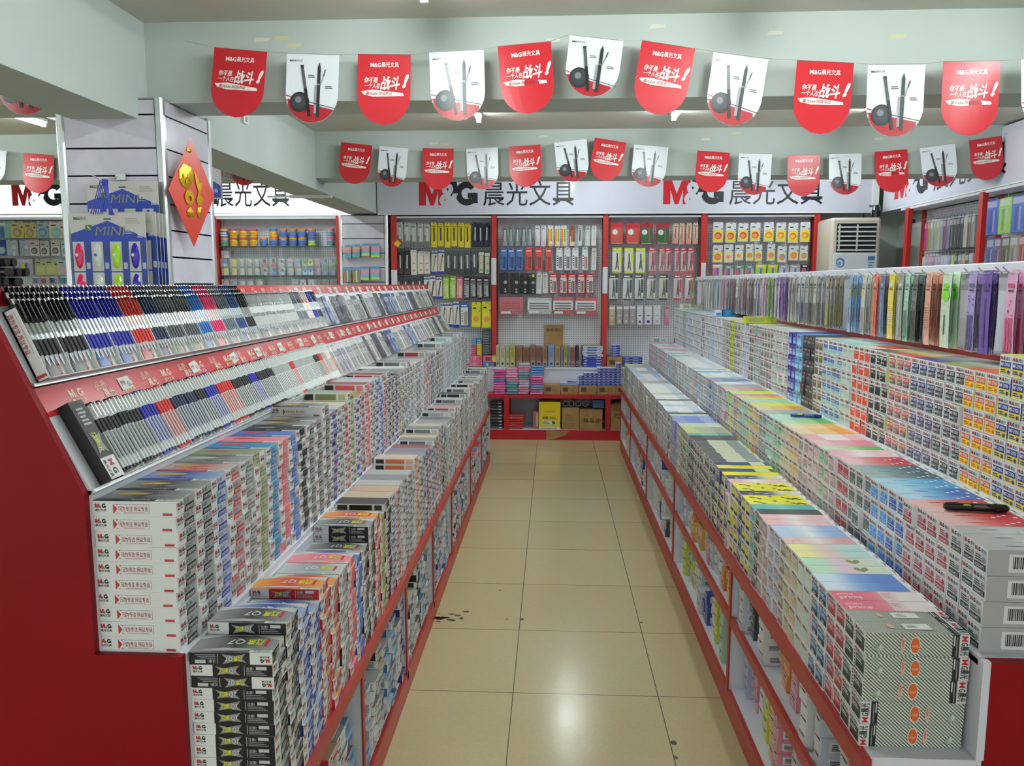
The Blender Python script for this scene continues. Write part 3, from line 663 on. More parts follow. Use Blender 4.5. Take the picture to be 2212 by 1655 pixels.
for nm, P0, P1, seq, pitch, typ, y, t0, hgt in (('upper', SB0, SB1, UPEN, .0163, 0, 1.625, .026, .032), ('lower', SA0, SA1, LPEN, .0150, 1, 1.70, .010, .020)):
    cnt = 0
    for gi, grp in enumerate(seq.split('.')):
        wd = len(grp)*pitch + .004; mid = y + wd/2
        k = grp[0]
        tray(P0, P1, mid, .0005, wd, hgt, LIP[k], f'open {PNAME[k]} pen tray, {nth(gi)} from end panel, {nm} sloped rack', f'open trays on the {nm} sloped rack', lip=nm)
        for q, k in enumerate(grp):
            py = y + .002 + (q+.5)*pitch; ln = .026 if nm == 'upper' else .010
            M = frame(P0, P1, py, ln + R.uniform(-.0015, .0015), hgt*.6+.0085)
            if nm == 'lower': M = frame(P0, P1, py, ln + R.uniform(-.002, .002), hgt*.6+.0085)
            if npen < 300 and cnt < 150:
                pen(k, typ, M, f'{PNAME[k]} {"click pen" if typ == 0 else "capped pen"}, {nth(cnt)} pen from end panel, {nm} sloped rack', f'pens on the {nm} sloped rack', py < 2.75); npen += 1
            cnt += 1
            if nm == 'upper' and gi < 13:
                for ly in (1, 2):
                    pp = join(pen_parts(k, 0).values()); Mu = frame(P0, P1, py+.005*ly, ln+.019*ly, hgt*.6+.0085-.0062*ly-.002)
                    mp = [further.mi(m) for m in pp.mats]; n = len(further.v)
                    further.v += [tuple(Mu @ Vector(v)) for v in pp.v]; further.f += [tuple(i+n for i in f) for f in pp.f]; further.c += pp.c; further.m += [mp[i] for i in pp.m]; further.sm += pp.sm
        y += wd + .001
    globals()['ypen_'+nm] = y
tag(ob('pens_underneath', further), 'lower layers of pens peeking out under the top pens in the trays', 'pens', kind='stuff')
# packs further along the slopes
def slope_pack(P0, P1, y, w_, t0, L, th, cols, label, group):
    M = frame(P0, P1, y+w_/2, t0, .001); a = MB(); X = w_/2; c = [H(q) for q in cols]
    a.bbox(-X, X, -th, 0, 0, L, c[0], FILM, .003); pl = Pl(a, (-X, -th, 0), (1,0,0), (0,0,1), w_, L, m=FILM)
    pl.rel(.04, .62, .96, .80, c[1]); pl.rel(.04, .84, .96, .97, c[2]); pl.rel(.1, .12, .55, .42, c[1], 1)
    n = max(2, int(w_/.013))
    for i in range(n): pl.rel((i+.3)/n, .03, (i+.55)/n, .60, c[2] if i % 2 else c[1], 2)
    pl.lines(w_*.12, L*.66, w_*.6, L*.1, 3, c[0], 3)
    o = ob('pen_pack', a); o.matrix_world = M; tag(o, label, 'pack', group)
    tr = MB(); tr.box(-X, X, -.02, -th-.0005, -.001, .016, H(R.choice(('#2a2c2e', '#d3d6d4', '#8f9292', '#c9c4b4')))); return o
PK = [('#d8dcda','#9ea4a4','#eceeec','white'), ('#1c1e22','#8d9296','#3a3d42','black'), ('#262a44','#5a6488','#14161e','navy'), ('#8f9498','#c9cccc','#4a4e52','grey'), ('#4a66a8','#c3cde0','#223468','blue'),
      ('#cfd6cc','#8fa08a','#e6ebe4','pale green'), ('#a8333a','#e0d6d4','#d8a0a0','red'), ('#c9c6d2','#8a86a0','#e9e8ee','lilac'), ('#6f8ec4','#dfe6f0','#3c5a98','light blue')]
for nm, P0, P1, order in (('upper', SB0, SB1, '3340212100330100701202434088505'), ('lower', SA0, SA1, '0077000500100220012480500500408050')):
    y = globals()['ypen_'+nm]; i = 0; L = .158 if nm == 'upper' else .165
    while y < YE-.06:
        c = PK[int(order[i % len(order)])]; wd = R.uniform(.05, .085)
        slope_pack(P0, P1, y, wd, .004, L*R.uniform(.93, 1), R.uniform(.012, .022), c[:3], f'{c[3]} pack of pens, {nth(i)} past the loose pens, {nm} sloped rack', f'pen packs on the {nm} sloped rack')
        y += wd + .0025; i += 1
# price cards on the red header strips
def price_card(P0, P1, y, t, label):
    M = frame(P0, P1, y, t, .0035) @ Matrix.Rotation(R.uniform(-.25, .1), 4, 'Y'); a = MB(); a.box(-.026, .026, -.0015, 0, 0, .034, H('#d9d9cf'))
    pl = Pl(a, (-.026, -.0015, 0), (1,0,0), (0,0,1)); pl.logo(.006, .018, .007, sub=True); pl.lines(.032, .006, .016, .014, 3, H('#6a6c6e'))
    o = ob('price_card', a); o.matrix_world = M; tag(o, label, 'price card', 'price cards on the red strips')
ys = [1.93, 2.32, 2.62, 2.84, 3.08, 3.33, 3.52, 3.8, 4.0, 4.13, 4.35, 4.6, 4.75, 4.9, 5.1, 5.3, 5.5, 5.75, 6.0, 6.2, 6.45, 6.7, 6.95, 7.2]
for i, y in enumerate(ys): price_card(SA0, SA1, y, .196, f'white price card on the red strip between sloped racks, {nth(i)} from end panel')
for i, y in enumerate([3.6, 3.72, 3.95, 4.15, 4.27, 4.5, 4.65, 4.8, 5.0, 5.15, 5.35, 5.55, 5.8, 6.0, 6.2, 6.45, 6.7, 6.95, 7.2]): price_card(SB0, SB1, y, .176, f'white price card along the top red strip, {nth(i)} from the clear pens')
# black box standing at the near end of the lower slope, white slogan box at the end of the upper one
a = MB(); a.box(-.026, .026, -.03, 0, 0, .19, H('#131416')); pl = Pl(a, (-.026, -.03, 0), (1,0,0), (0,0,1), .052, .19)
pl.rel(0, 0, 1, .27, WC); pl.text('M', .022, .044, .022, H('#c8202c'), 2, .03, rot=-math.pi/2); pl.text('G', .022, .024, .022, INK, 2, .03, rot=-math.pi/2); pl.text('晨光文具', .006, .046, .011, INK, 2, .01, rot=-math.pi/2, fit=.042); pl.poly([(.008,.06),(.026,.07),(.044,.06),(.038,.085),(.046,.11),(.026,.1),(.008,.115),(.016,.09)], H('#8f8f8c'), 2)
pl.text('风速Q7', .018, .112, .016, H('#dfe02a'), 3, .03, fit=.048, rot=-math.pi/2); pl.lines(.012, .13, .028, .045, 5, H('#b9bcbc'))
o = ob('pen_box', a); o.matrix_world = frame(SA0, SA1, 1.662, .002, .001); tag(o, 'black pen box lying on the lower slope beside the red end panel', 'box')
# bundle of black pens lying at the top of the rack
bun = []
for i in range(11):
    c, r_ = i % 4, i // 4
    a = MB(); p0 = Vector((0, 0, 0)); a.rod((0,0,0), (.10,0,0), .0103, n=12, col=H('#141618'), m=RUBBER); a.rod((.10,0,0), (.125,0,0), .0098, n=12, col=H('#3a4044')); a.rod((-.03,0,0), (0,0,0), .0098, n=12, col=H('#8f9698')); a.rod((.125,0,0), (.165,0,0), .0104, .0088, n=12, col=H('#1c1f22'))
    o = ob('loose_pen', a, None, (-1.30 + R.uniform(-.006, .006), 1.575 + .0225*c + (r_ % 2)*.010, 1.704 + .0205*r_), (0, 0, .04+R.uniform(-.04, .04)))
    tag(o, f'thick black pen in the tied bundle, {nth(c)} across in {("bottom", "middle", "top")[r_]} layer', 'pen', 'bundle of black pens on top of the pen stand')
a = MB(); a.path([(-1.235, 1.562, 1.692), (-1.235, 1.560, 1.745), (-1.235, 1.58, 1.760), (-1.23, 1.63, 1.762), (-1.225, 1.672, 1.745), (-1.222, 1.672, 1.70)], .0028, n=5, col=H('#9fc04a'), m=GLOSS)
tag(ob('rubber_band', a), 'lime green rubber band around the bundle of black pens', 'rubber band')
a = MB(); a.box(-1.36, -1.20, 1.555, 1.75, 1.676, 1.692, W1, WHT); ob('top_board', a, st)
# ------------------------------------------------------------------ refill stand: three tiers of boxes and a rail of hanging bags
YR, YRE = 1.745, 8.1
rs = empty('refill_stand', 'long red-trimmed refill stand with three box tiers and a pegboard rail on top', 'display stand', (1.2, YR, 0)); rs.location = (0,0,0)
def part(name, dims, m, parent=None):
    a = MB(); a.box(*dims, W1, m); return ob(name, a, parent or rs)
part('edge_strip', (.700, .722, 1.69, YRE, .592, .640, ), REDE)
a = MB(); a.box(.722, .966, 1.70, YRE, .618, .640, W1, WHT); ob('lower_ledge', a, rs)
part('middle_ledge', (.955, 1.222, YR-.02, YRE, .853, .873), WHT); part('upper_ledge', (1.21, 1.46, YR-.02, YRE, 1.088, 1.108), WHT)
part('back_board', (.955, .968, 1.705, YRE, .63, .866), WHT); part('back_board', (1.214, 1.22, YR-.02, YRE, .873, 1.09), WHT)
a = MB(); a.box(.953, .970, 1.699, 1.716, .6405, .8725, W1, WHT); ob('corner_panel', a, rs)
a = MB()
for p in ([(.970,.30),(1.95,.30),(1.95,.871),(.970,.871)], [(.74,0),(1.95,0),(1.95,.30),(.74,.30)], [(.74,.3),(.962,.3),(.962,.592),(.74,.592)], [(1.22,.874),(1.95,.874),(1.95,1.09),(1.22,1.09)]):
    a.face([(x, 1.701, z) for x, z in p], W1, REDEND); a.face([(x, 1.735, z) for x, z in p][::-1], W1, REDEND)
    for i in range(4):
        (xa, za), (xb, zb) = p[i], p[(i+1) % 4]; a.face([(xa,1.701,za),(xa,1.735,za),(xb,1.735,zb),(xb,1.701,zb)], W1, REDEND)
ob('end_panel', a, rs)
part('plinth', (.706, .726, YR, YRE, 0, .095), REDE); part('bottom_shelf', (.72, 1.2, YR, YRE, .088, .10), WHT); part('middle_shelf', (.72, 1.2, YR, YRE, .372, .388), WHT)
part('shelf_edge', (.706, .722, YR, YRE, .362, .40), REDE); part('carcass_back', (1.2, 1.21, YR, YRE, .09, 1.09), WHT)
DIV = [1.75, 3.02, 4.48, 5.80, 7.05, 8.08]
for y in DIV: a = MB(); a.box(.71, 1.2, y-.009, y+.009, .09, .61, W1, WHT); a.box(.704, .71, y-.014, y+.014, .09, .60, W1, REDE); ob('divider', a, rs)
rpeg = part('rail_board', (1.455, 1.475, 1.75, YRE, 1.108, 1.75), WHT); part('red_rail', (1.435, 1.455, 1.75, 6.1, 1.45, 1.472), REDE); part('tray_lip', (1.405, 1.455, 1.75, YRE, 1.474, 1.482), CLEAR)
a = MB(); a.bbox(1.425, 1.485, 1.75, 8.0, 1.735, 1.768, W1, WHT, .004); ob('top_rail', a, rs)
# ---- refill boxes. key: name, block 1, block 2, code, top colours far/mid/near edge
RD = {
 'S': ('green-striped', '#4a5a52', '#2e3834', '', ('#dfe4da','#dfe4da','#dfe4da')), 'R': ('rose pink', '#d0566a', '#8a4a4c', '', ('#d8667a','#e0788a','#e6dcdc')),
 'B': ('blue', '#4a7fb0', '#2b2f36', '6224', ('#c9dcea','#7fa4dc','#5f86cc')), 'H': ('pale green heart', '#cfe0cf', '#dbe2da', '', ('#b4dcc0','#e6c6da','#d6dfc9')),
 'L': ('lemon', '#c9b98a', '#d8cba8', '', ('#e6e29a','#e6c9c9','#bcdcd6')), 'K': ('cherry-blossom', '#b9a894', '#8a8070', '', ('#e3b9b9','#e9e3df','#dba9a9')),
 'W': ('cloud white', '#a3b0c4', '#c0c8d8', '', ('#b4c8e6','#e9ecec','#9ab4e0')), 'P': ('petal pink', '#c9a2a6', '#b4a4a4', '', ('#e6b4bc','#efe6e6','#e6c0c4')),
 'D': ('dark grey', '#5c605e', '#3c403e', '', ('#3c3f40','#55585a','#44484a')), 'T': ('teal', '#4aa8a4', '#7fc0bc', '', ('#58aeac','#7cc4c0','#58aeac')),
 'Y': ('yellow and black', '#d8d83a', '#3a3c50', '', ('#e6e21e','#dfdc28','#e6e21e')), 'N': ('navy-patterned', '#4a4f8a', '#2c2f60', '', ('#2c2f60','#3a3e7a','#d8d8c0')),
 'Z': ('charcoal zigzag', '#8a8a84', '#5a5c58', '', ('#55585a','#c9cdb4','#8a9498')), 'O': ('olive', '#a0a078', '#8a8a6a', '', ('#c9c88a','#b4c0a0','#a8a890')),
 'V': ('violet blue', '#7a86c0', '#98a4d0', '', ('#8f9bd0','#7a8fd6','#a9b4dc')), 'G': ('pale green', '#9cc4a4', '#c0d8c4', '', ('#bcd8b4','#c9dcc0','#d8e6d4')), 'F': ('frosty white', '#b4bcbc', '#9aa2a4', '', ('#dfe6e6','#eceeee','#d0dbe2')),
 'X': ('light blue', '#9cc4dc', '#bcd8e6', '', ('#8fc4dc','#a4d0e4','#dfe6e8')),
 'a': ('black-coded grey', '#c6cac9', '#26282c', 'AGR640T2', ('#b4b8b8','#c6caca','#b9bdbd')), 'b': ('red-coded', '#d8c8c8', '#b03040', 'AGR640T2', ('#e6bcb9','#d8706a','#cc2f3a')), 'c': ('blue-coded', '#8fb4e0', '#2a50b0', 'AGR640T2', ('#b4d8ec','#6fb0dc','#2a66b8')),
 'd': ('sky-coded', '#8cc0ec', '#3f8fe0', '', ('#a9d4ea','#7fc0e0','#4a9cd0')), 'e': ('slate-coded', '#7d8a8c', '#4a5658', '', ('#9fb4b4','#6f8f92','#41606a')), 'f': ('crimson', '#c8707c', '#b03048', '', ('#e6c0c4','#d87a80','#c03048')),
 'g': ('apple green', '#78b48c', '#a8d0b0', '', ('#c9e2c0','#a8d49a','#58b45a')), 'h': ('pink', '#dcb0bc', '#e6c8ce', '', ('#ecc4c8','#e6a8b4','#e08a9c')), 'i': ('cream', '#dccfa0', '#e6dcc0', '', ('#efe4c4','#f0d8a0','#e8b060')),
 'j': ('orange', '#e0b070', '#e6c890', '', ('#f0dcb4','#efc480','#e89c3a')), 'k': ('yellow', '#dcd860', '#e0dc98', '', ('#ecea8c','#f0ec50','#e6e028')), 'l': ('mint', '#a4d4bc', '#c4e2d0', '', ('#c4e6d8','#b4e0d0','#a4d8b4')),
 'm': ('purple', '#a884c0', '#c4a8d4', '', ('#d0b8dc','#c09cd0','#b48cc8')), 'n': ('grey green', '#8c9c90', '#a8b4a8', '', ('#b9c6bc','#a8b4b0','#9cacb0')),
 '1': ('blue and yellow', '#2c3c98', '#e8d41e', 'MF-2906', ('#d8dc4a','#3c4aa0','#e6e2dc')), '2': ('orange and yellow', '#ee6a30', '#f0d822', 'MF-2906', ('#e0603a','#e6d85a','#e6e2dc')), '3': ('black-labelled', '#2c2e32', '#7f8486', 'MF-2907', ('#9a9c4a','#dfe0dc','#4a4c50')),
 '4': ('navy-labelled', '#2a2f88', '#7f8486', 'MF-2907', ('#4a3a98','#8a9a98','#e6e4da')), '5': ('red-labelled', '#dc5040', '#7f8486', 'MF-2907', ('#d8503a','#d8d86a','#e6e4dc')), '6': ('jet-labelled', '#3c3f40', '#2a2c2e', 'MF-2004', ('#5a5e4a','#d8da8a','#dfe0dc')), '7': ('scarlet-labelled', '#e2513c', '#e2513c', 'MF-2004', ('#dcdcd4','#d8503a','#dfe0dc')),
 '8': ('teal grey', '#b8c8c0', '#c8d4cc', '', ('#9cd0c8','#b4dcd4','#e6e8e4')), '9': ('cornflower', '#4a6cc0', '#a4c4c8', '', ('#a4d4cc','#c4e2dc','#e6e8e4')), 't': ('tan', '#8c7a5c', '#6e6048', '', ('#dcd4c0','#c9bda0','#e6e4dc')),
 'q': ('black all-over', '#5a5e62', '#3a3e42', '', ('#3a3d42','#5a5e64','#3a3d42')), 'x': ('azure all-over', '#7fc0ec', '#b4dcf4', '', ('#5aa4e0','#7fbcec','#5aa4e0')), 'u': ('royal all-over', '#7f8cd8', '#b4bce8', '', ('#2a3cc0','#3c50d0','#2a3cc0')), 'y': ('lime', '#c8d840', '#98a430', '', ('#ccdc3c','#d8e45a','#ccdc3c')),
 'w': ('white', '#a4a8a8', '#c0c4c4', '', ('#e2e6e4','#eceeec','#d4d8d6')), 'v': ('pale lilac', '#b0b4d0', '#c8cce0', '', ('#d4d8e6','#e4e6ee','#c8cce0')), 'p': ('dusty brown', '#9c948c', '#7c746c', '', ('#c9c2b9','#d8d4cc','#b4aca4'))}
ALLOVER = {'q': '#34373c', 'x': '#6db4ea', 'u': '#2a36b4', 'y': '#c8d83a', 'N': None}
T1 = 'SSRRBBHHLLKWWPPDTYYNYYPNYNYNZZZZZZZZDDTOOOGGVVVVGDWFFFXFFFDFFFFOFFFFFF'
T2 = 'aaabbbbccddeeeffPPghhPPjjiiggllnnjjkkllkjmkkghhnnFFVeVnFFFFXVFjXvFFFwwFFFFFF'
T3 = '11111111222333444555666777889999ttqqqxxuuwwww8ppppnnnttvvwwpppyyppnnvvwwvvXXwwvvpp'
def far_fill(s, n, pool):
    rr = random.Random(len(s))
    while len(s) < n: s += rr.choice(pool)*rr.choice((2, 3, 4))
    return s[:n]
T1 = far_fill(T1, 120, 'FWvPwnO'); T2 = far_fill(T2, 120, 'FvwXnGh'); T3 = far_fill(T3, 120, 'wvpn8X')
def refill_mesh(k, h, face):
    nm, c1, c2, code, top = RD[k]; L, W = .230, .0585
    base = H(ALLOVER[k]) if ALLOVER.get(k) else WC
    a = MB(); grey = H('#a9acac') if k == 'a' else base
    a.box(-L/2, L/2, -W/2, W/2, 0, h, base, front=grey)
    c1, c2 = H(c1), H(c2)
    for s in (-1, 1):      # printed ends
        pl = Pl(a, (s*L/2, -s*W/2 if s > 0 else W/2, 0), (0, s, 0), (0,0,1), W, h)
        if base is WC: pl.logo(W*.07, h*.76, h*.16, sub=False, cn=H('#6a6e70'))
        if k in '1234567':
            pl.rel(.08, .38, .93, .68, c1); pl.rel(.08, .07, .93, .38, c2); pl.text(code, W*.13, h*.46, h*.24, H('#e9e9e4'), 3, .02, fit=W*.74)
            pl.ell(W*.78, h*.2, W*.11, h*.10, c1 if k in '12' else H('#4a4c50'), 2, 10); pl.rel(.13, .15, .6, .2, c1, 2); pl.rel(.13, .24, .5, .3, H('#c9c9c4') if k not in '12' else c1, 2)
        elif k in 'abcdef':
            pl.rel(.08, .10, .92, .34, c2); pl.text(code or '12 支装', W*.14, h*.16, h*.17, H('#e9e9e4'), 3, .01, fit=W*.7); pl.rel(.08, .36, .92, .70, c1)
            pl.lines(W*.14, h*.4, W*.5, h*.26, 3, c2, 2); pl.ell(W*.75, h*.5, W*.12, h*.13, H('#8d9092') if k == 'a' else c2, 2, 10)
        else:
            pl.rel(.10, .10, .92, .70, c1); pl.poly([(W*.10,h*.1),(W*.92,h*.1),(W*.92,h*.36),(W*.10,h*.28)], c2, 2); pl.lines(W*.2, h*.44, W*.55, h*.2, 2, H('#e4e6e2'), 3)
            if code: pl.text(code, W*.3, h*.15, h*.18, H('#e9e9e4'), 4, .02)
    cs = [H(q) for q in top]; pl = Pl(a, (-L/2, -W/2, h), (1,0,0), (0,1,0), L, W)
    st_ = [0, .2, .45, .7, .92]; cc = [cs[0], cs[0], cs[1], cs[2], cs[2]]
    for i in range(4): a.face([pl.p(L*st_[i],0), pl.p(L*st_[i+1],0), pl.p(L*st_[i+1],W), pl.p(L*st_[i],W)], [cc[i], cc[i+1], cc[i+1], cc[i]], CARD)
    if k not in '1234567S': pl.rel(.93, .03, .995, .97, H('#e6e8e6')); pl.text('M&G', L*.985, W*.1, L*.035, H('#8a3038'), 2, .02, rot=math.pi/2, fit=W*.4)
    if k in 'abcdefghijklmn': pl.ell(L*.33, W*.5, L*.10, W*.04, cs[2] if k != 'a' else H('#5a5c5e'), 2, 12)
    if k in 'abcdef':
        for q in range(4): pl.ell(L*(.62+.08*q), W*(.25+.17*(q % 3)), L*.025, W*.10, H('#ece8e4'), 2, 8)
    rr = random.Random(ord(k))
    if k in 'YNZ':
        for q in range(9):
            x, y = L*rr.uniform(.05, .85), W*rr.uniform(.05, .8); col = H('#2a2c50') if k == 'Y' else H('#e2e030') if k == 'N' else H('#3c4042')
            if k == 'Z': pl.poly([(L*(.1+.35*rr.random()), W*q/9), (L*.62, W*(q+.5)/9), (L*.1, W*(q+1)/9)], col, 2)
            else: pl.poly([(x+L*.05*math.cos(t)*rr.uniform(.5, 1.3), y*.8+W*.1+W*.16*math.sin(t)*rr.uniform(.4, 1)) for t in (0, 1, 2, 3, 4, 5)], col, 2)
    if k == 'H': pl.poly([(L*.62,W*.2),(L*.70,W*.5),(L*.70,W*.75),(L*.655,W*.8),(L*.62,W*.6),(L*.585,W*.8),(L*.54,W*.75),(L*.54,W*.5)], H('#8a8a5a'), 2)
    if k == 'K':
        for q in range(10): pl.ell(L*(.04+.18*rr.random()+(.68 if q % 2 else 0)), W*rr.uniform(.15, .85), L*.018, W*.08, H('#d88a96'), 2, 7)
    if k == 'R': pl.text('prime', L*.06, W*.2, W*.42, H('#efe6e4'), 2, .01); pl.text('prime', L*.06, W*.58, W*.3, H('#efe6e4'), 2); pl.rel(.52, 0, .66, 1, H('#e6c9c9'), 2); pl.lines(L*.54, W*.2, L*.09, W*.6, 4, H('#a08084'))
    if k in '1234567':
        for q in range(6): y = W*rr.random()*.8; pl.poly([(L*.15,y),(L*.75,y+W*.12),(L*.9,y+W*.1),(L*.3,y-W*.02)], cs[q % 3], 2)
    def striped(pl, band_left=False):
        g = H('#4f5f54'); n = 27; cr = H('#dcdfd3'); pl.rel(0, 0, 1, 1, cr)
        for i in range(-9, n):
            x = i*L/n; p = clip([(x+pl.h*1.05, 0), (x+pl.h*1.05+L/n*.43, 0), (x+L/n*.43, pl.h), (x, pl.h)], 0, 0, L, pl.h)
            if len(p) > 2: pl.poly(p, g, 2)
        e = (lambda x: L-x) if band_left else (lambda x: x)
        def rc(x0, y0, x1, y1, c, k_): pl.rect(min(e(x0),e(x1)), y0, max(e(x0),e(x1)), y1, c, k_)
        rc(L*.84, 0, L*.905, pl.h, H('#1c1e22'), 3); rc(L*.905, 0, L, pl.h, H('#d6d9d4'), 3)
        rc(L*.85, pl.h*.5, L*.862, pl.h*.95, H('#d6d9d4'), 4); rc(L*.875, pl.h*.05, L*.885, pl.h*.9, H('#8f9290'), 4)
        x = e(L*.972) if not band_left else L*.03
        if not band_left: pl.text('M', L*.925, pl.h*.94, pl.h*.36, H('#c8202c'), 4, .01, rot=-math.pi/2); pl.text('G晨光', L*.925, pl.h*.66, pl.h*.36, INK, 4, .02, rot=-math.pi/2, fit=pl.h*.58)
        else: pl.text('M', L*.07, pl.h*.05, pl.h*.36, H('#c8202c'), 4, .01, rot=math.pi/2); pl.text('G晨光', L*.07, pl.h*.34, pl.h*.36, INK, 4, .02, rot=math.pi/2, fit=pl.h*.58)
        return e
    if k == 'S':
        striped(Pl(a, (-L/2, -W/2, h), (1,0,0), (0,1,0), L, W)); q = Pl(a, (-L/2, -W/2, h), (1,0,0), (0,1,0), L, W)
        q.rect(L*.42, W*.3, L*.68, W*.8, H('#e3e6dd'), 5); q.ell(L*.3, W*.55, L*.03, W*.2, H('#dfb4a4'), 5, 8); q.lines(L*.46, W*.4, L*.1, W*.3, 3, H('#9aa49a'), 6)
        q = Pl(a, (-L/2, -W/2, 0), (1,0,0), (0,0,1), L, h); e = striped(q, face == 'flip')
        X = e(L*.48); q.ell(X, h*.5, L*.05, h*.38, H('#efe9e0'), 5); q.ell(X, h*.5, L*.044, h*.34, H('#e06a2c'), 6); q.text('sweet', X-L*.03, h*.42, h*.2, H('#f0d8c8'), 7, fit=L*.06)
        X = e(L*.36); q.ell(X, h*.5, L*.024, h*.38, H('#dcb0a0'), 5, 7); q.ell(X, h*.6, L*.012, h*.2, H('#c98f80'), 6, 6); X = e(L*.13); q.ell(X, h*.3, L*.035, h*.16, H('#9fb09f'), 5, 9); q.ell(X+L*.02, h*.4, L*.02, h*.16, H('#c4d0c0'), 6, 8)
    else:
        q = Pl(a, (-L/2, -W/2, 0), (1,0,0), (0,0,1), L, h)
        if k == 'a' or base is not WC or k in 'bcdef':
            q.rect(L*.2, h*.15, L*.95, h*.85, H('#dadcdb'), 1); x = L*.24
            rr = random.Random(3)
            while x < L*.44: wv = L*rr.choice((.006, .01, .014)); q.rect(x, h*.28, x+wv, h*.75, INK, 2); x += wv + L*.007
            q.lines(L*.5, h*.3, L*.4, h*.45, 4, H('#6a6c6e'))
        else: q.rel(0, .1, 1, .9, cs[1]); q.rel(.9, 0, 1, 1, H('#e6e8e6'), 2)
    return a.mesh('refill_box')
rc_ = []
TIERS = (('lower', T1, .715+.116, .640, .0550, .062, 5), ('middle', T2, .975+.116, .873, .0600, .0598, 4), ('top', T3, 1.222+.116, 1.108, .0575, .0586, 6))
for tier, seq, xc, zb, h, pitch, n in TIERS:
    for i, k in enumerate(seq):
        y = YR + pitch/2 + i*pitch
        if y > YRE-.05: break
        nn = n
        if tier == 'top' and 4 < i < 8: nn = 7
        if i > 90: nn = n - (1 if tier == 'lower' and i > 97 else 0)
        for j in range(nn):
            rc_.append((tier, i, k, nn-1-j, (xc+R.uniform(-.003, .003)+(-.006 if tier == 'middle' and i == 0 else 0)-(.008 if R.random() < .05 else 0), y, zb+j*h), R.uniform(-.008, .008), h, pitch, j))
def rsize(c):
    x, y, z = c[4]; p = (x-.115, y, z+c[6]/2)
    u, v, d = proj(p)
    if not (-20 < u < 2232 and 0 < v < 1670): return 0
    return 1/d**2 * (1.25 if c[0] == 'lower' else 1)
rc_.sort(key=rsize, reverse=True)
rest = MB()
for q, c in enumerate(rc_):
    tier, i, k, d, loc, rz, h, pitch, j = c
    if q < 300:
        fc = 'flip' if (k == 'S' and tier == 'lower' and j < 2) else 'std'
        key = (k, h, fc)
        if key not in MESH: MESH[key] = refill_mesh(*key)
        o = ob('refill_box', MESH[key], None, loc, (0,0,rz), (1, pitch/.0600, .985))
        tag(o, f'{RD[k][0]} refill box, {"topmost" if d == 0 else nth(d)+" down"} in {nth(i)} column from front, {tier} refill tier', 'box', f'refill boxes on the {tier} tier of the refill stand')
    else:
        nm, c1, c2, code, top = RD[k]; M = Matrix.Translation(loc) @ Matrix.Rotation(rz, 4, 'Z') @ Matrix.Rotation(math.pi, 4, 'Z')
        nb = len(rest.f); bs = H(ALLOVER[k]) if ALLOVER.get(k) else None
        low_box(rest, M, .230, pitch*.975, h*.975, H(c1), H(c2), H(top[1]), H(top[1]))
        if bs:
            for f in range(nb, nb+5): rest.c[f] = bs
        else:
            X, Y = .115, pitch*.487; P = lambda x, y: tuple(M @ Vector((x, y, h*.975+.0006)))
            rest.face([P(X,-Y), P(X,Y), P(.05,Y), P(.05,-Y)], H(top[0])); rest.face([P(-.04,-Y), P(-.04,Y), P(-.10,Y), P(-.10,-Y)], H(top[2]))
tag(ob('further_refill_boxes', rest), 'long walls of smaller looking stacked refill boxes further down the refill stand', 'boxes', kind='stuff')
# ---- things lying on the refill tiers
def marker(loc, rz, L, r, label, c='#141618'):
    t = empty('marker_pen', label, 'marker', loc, rz)
    a = MB(); a.rod((-L*.28,0,r), (L*.28,0,r), r, n=14, col=H(c), m=GLOSS); ob('barrel', a, t)
    for s in (-1, 1):
        a = MB(); a.rod((s*L*.28,0,r), (s*L*.46,0,r), r*1.12, r*.98, n=14, col=H(c), m=GLOSS); a.rod((s*L*.46,0,r), (s*L*.5,0,r), r*.98, r*.6, n=14, col=H(c), m=GLOSS); ob('cap', a, t)
    a = MB(); pl = Pl(a, (-.02, -r*1.0, r*.7), (1,0,0), (0,.25,1)); pl.ell(-.005, .008, .011, .005, H('#c8d83a')); pl.lines(.012, .003, .04, .009, 3, H('#8f9496')); ob('label', a, t)
marker((1.10, 2.05, .873+4*.06+.001), -.12, .155, .0105, 'thick black marker pen lying on the middle refill tier')
marker((1.12, 3.50, .873+4*.06+.001), -.25, .13, .008, 'blue pen lying flat on the middle refill tier', '#22388c')
def carton(name, label, cat, dims, col, group=None, words=None, m=CARD, art=None):
    a = MB(); a.box(*dims, H(col), m)
    x0, x1, y0, y1, z0, z1 = dims; pl = Pl(a, (x0, y0, z0), (1,0,0), (0,0,1), x1-x0, z1-z0)
    if art: art(pl)
    pt = Pl(a, (x0, y0, z1), (1,0,0), (0,1,0), x1-x0, y1-y0); pt.rel(.02, .48, .98, .52, H('#c9b48a') if m is KRAFT else H(col), 1)
    return tag(ob(name, a), label, cat, group)
def labelled(c): return lambda pl: (pl.rel(.1, .2, .35, .8, H(c)), pl.rel(.42, .4, .6, .6, H(c)), pl.ell(pl.w*.8, pl.h*.5, pl.h*.28, pl.h*.28, H(c), 1, 12), pl.ell(pl.w*.8, pl.h*.5, pl.h*.2, pl.h*.2, H('#d8dad6'), 2, 12))
carton('small_box', 'cream box lying across the far end of the top refill tier', 'box', (1.24, 1.47-.02, 7.72, 7.78, 1.455, 1.505), '#dcdccb', art=labelled('#a8aaa0'))
carton('small_box', 'pale blue box lying across the far end of the middle refill tier', 'box', (.99, 1.21, 7.94, 8.0, 1.114, 1.165), '#c3d2d6', art=labelled('#8fa0a6'))
carton('small_box', 'small white and blue box on the top refill tier beside the blue tape roll', 'box', (1.24, 1.285, 6.10, 6.16, 1.455, 1.50), '#dfe6ea', art=lambda pl: pl.rel(.1, .08, .9, .6, H('#3f8fc8')))
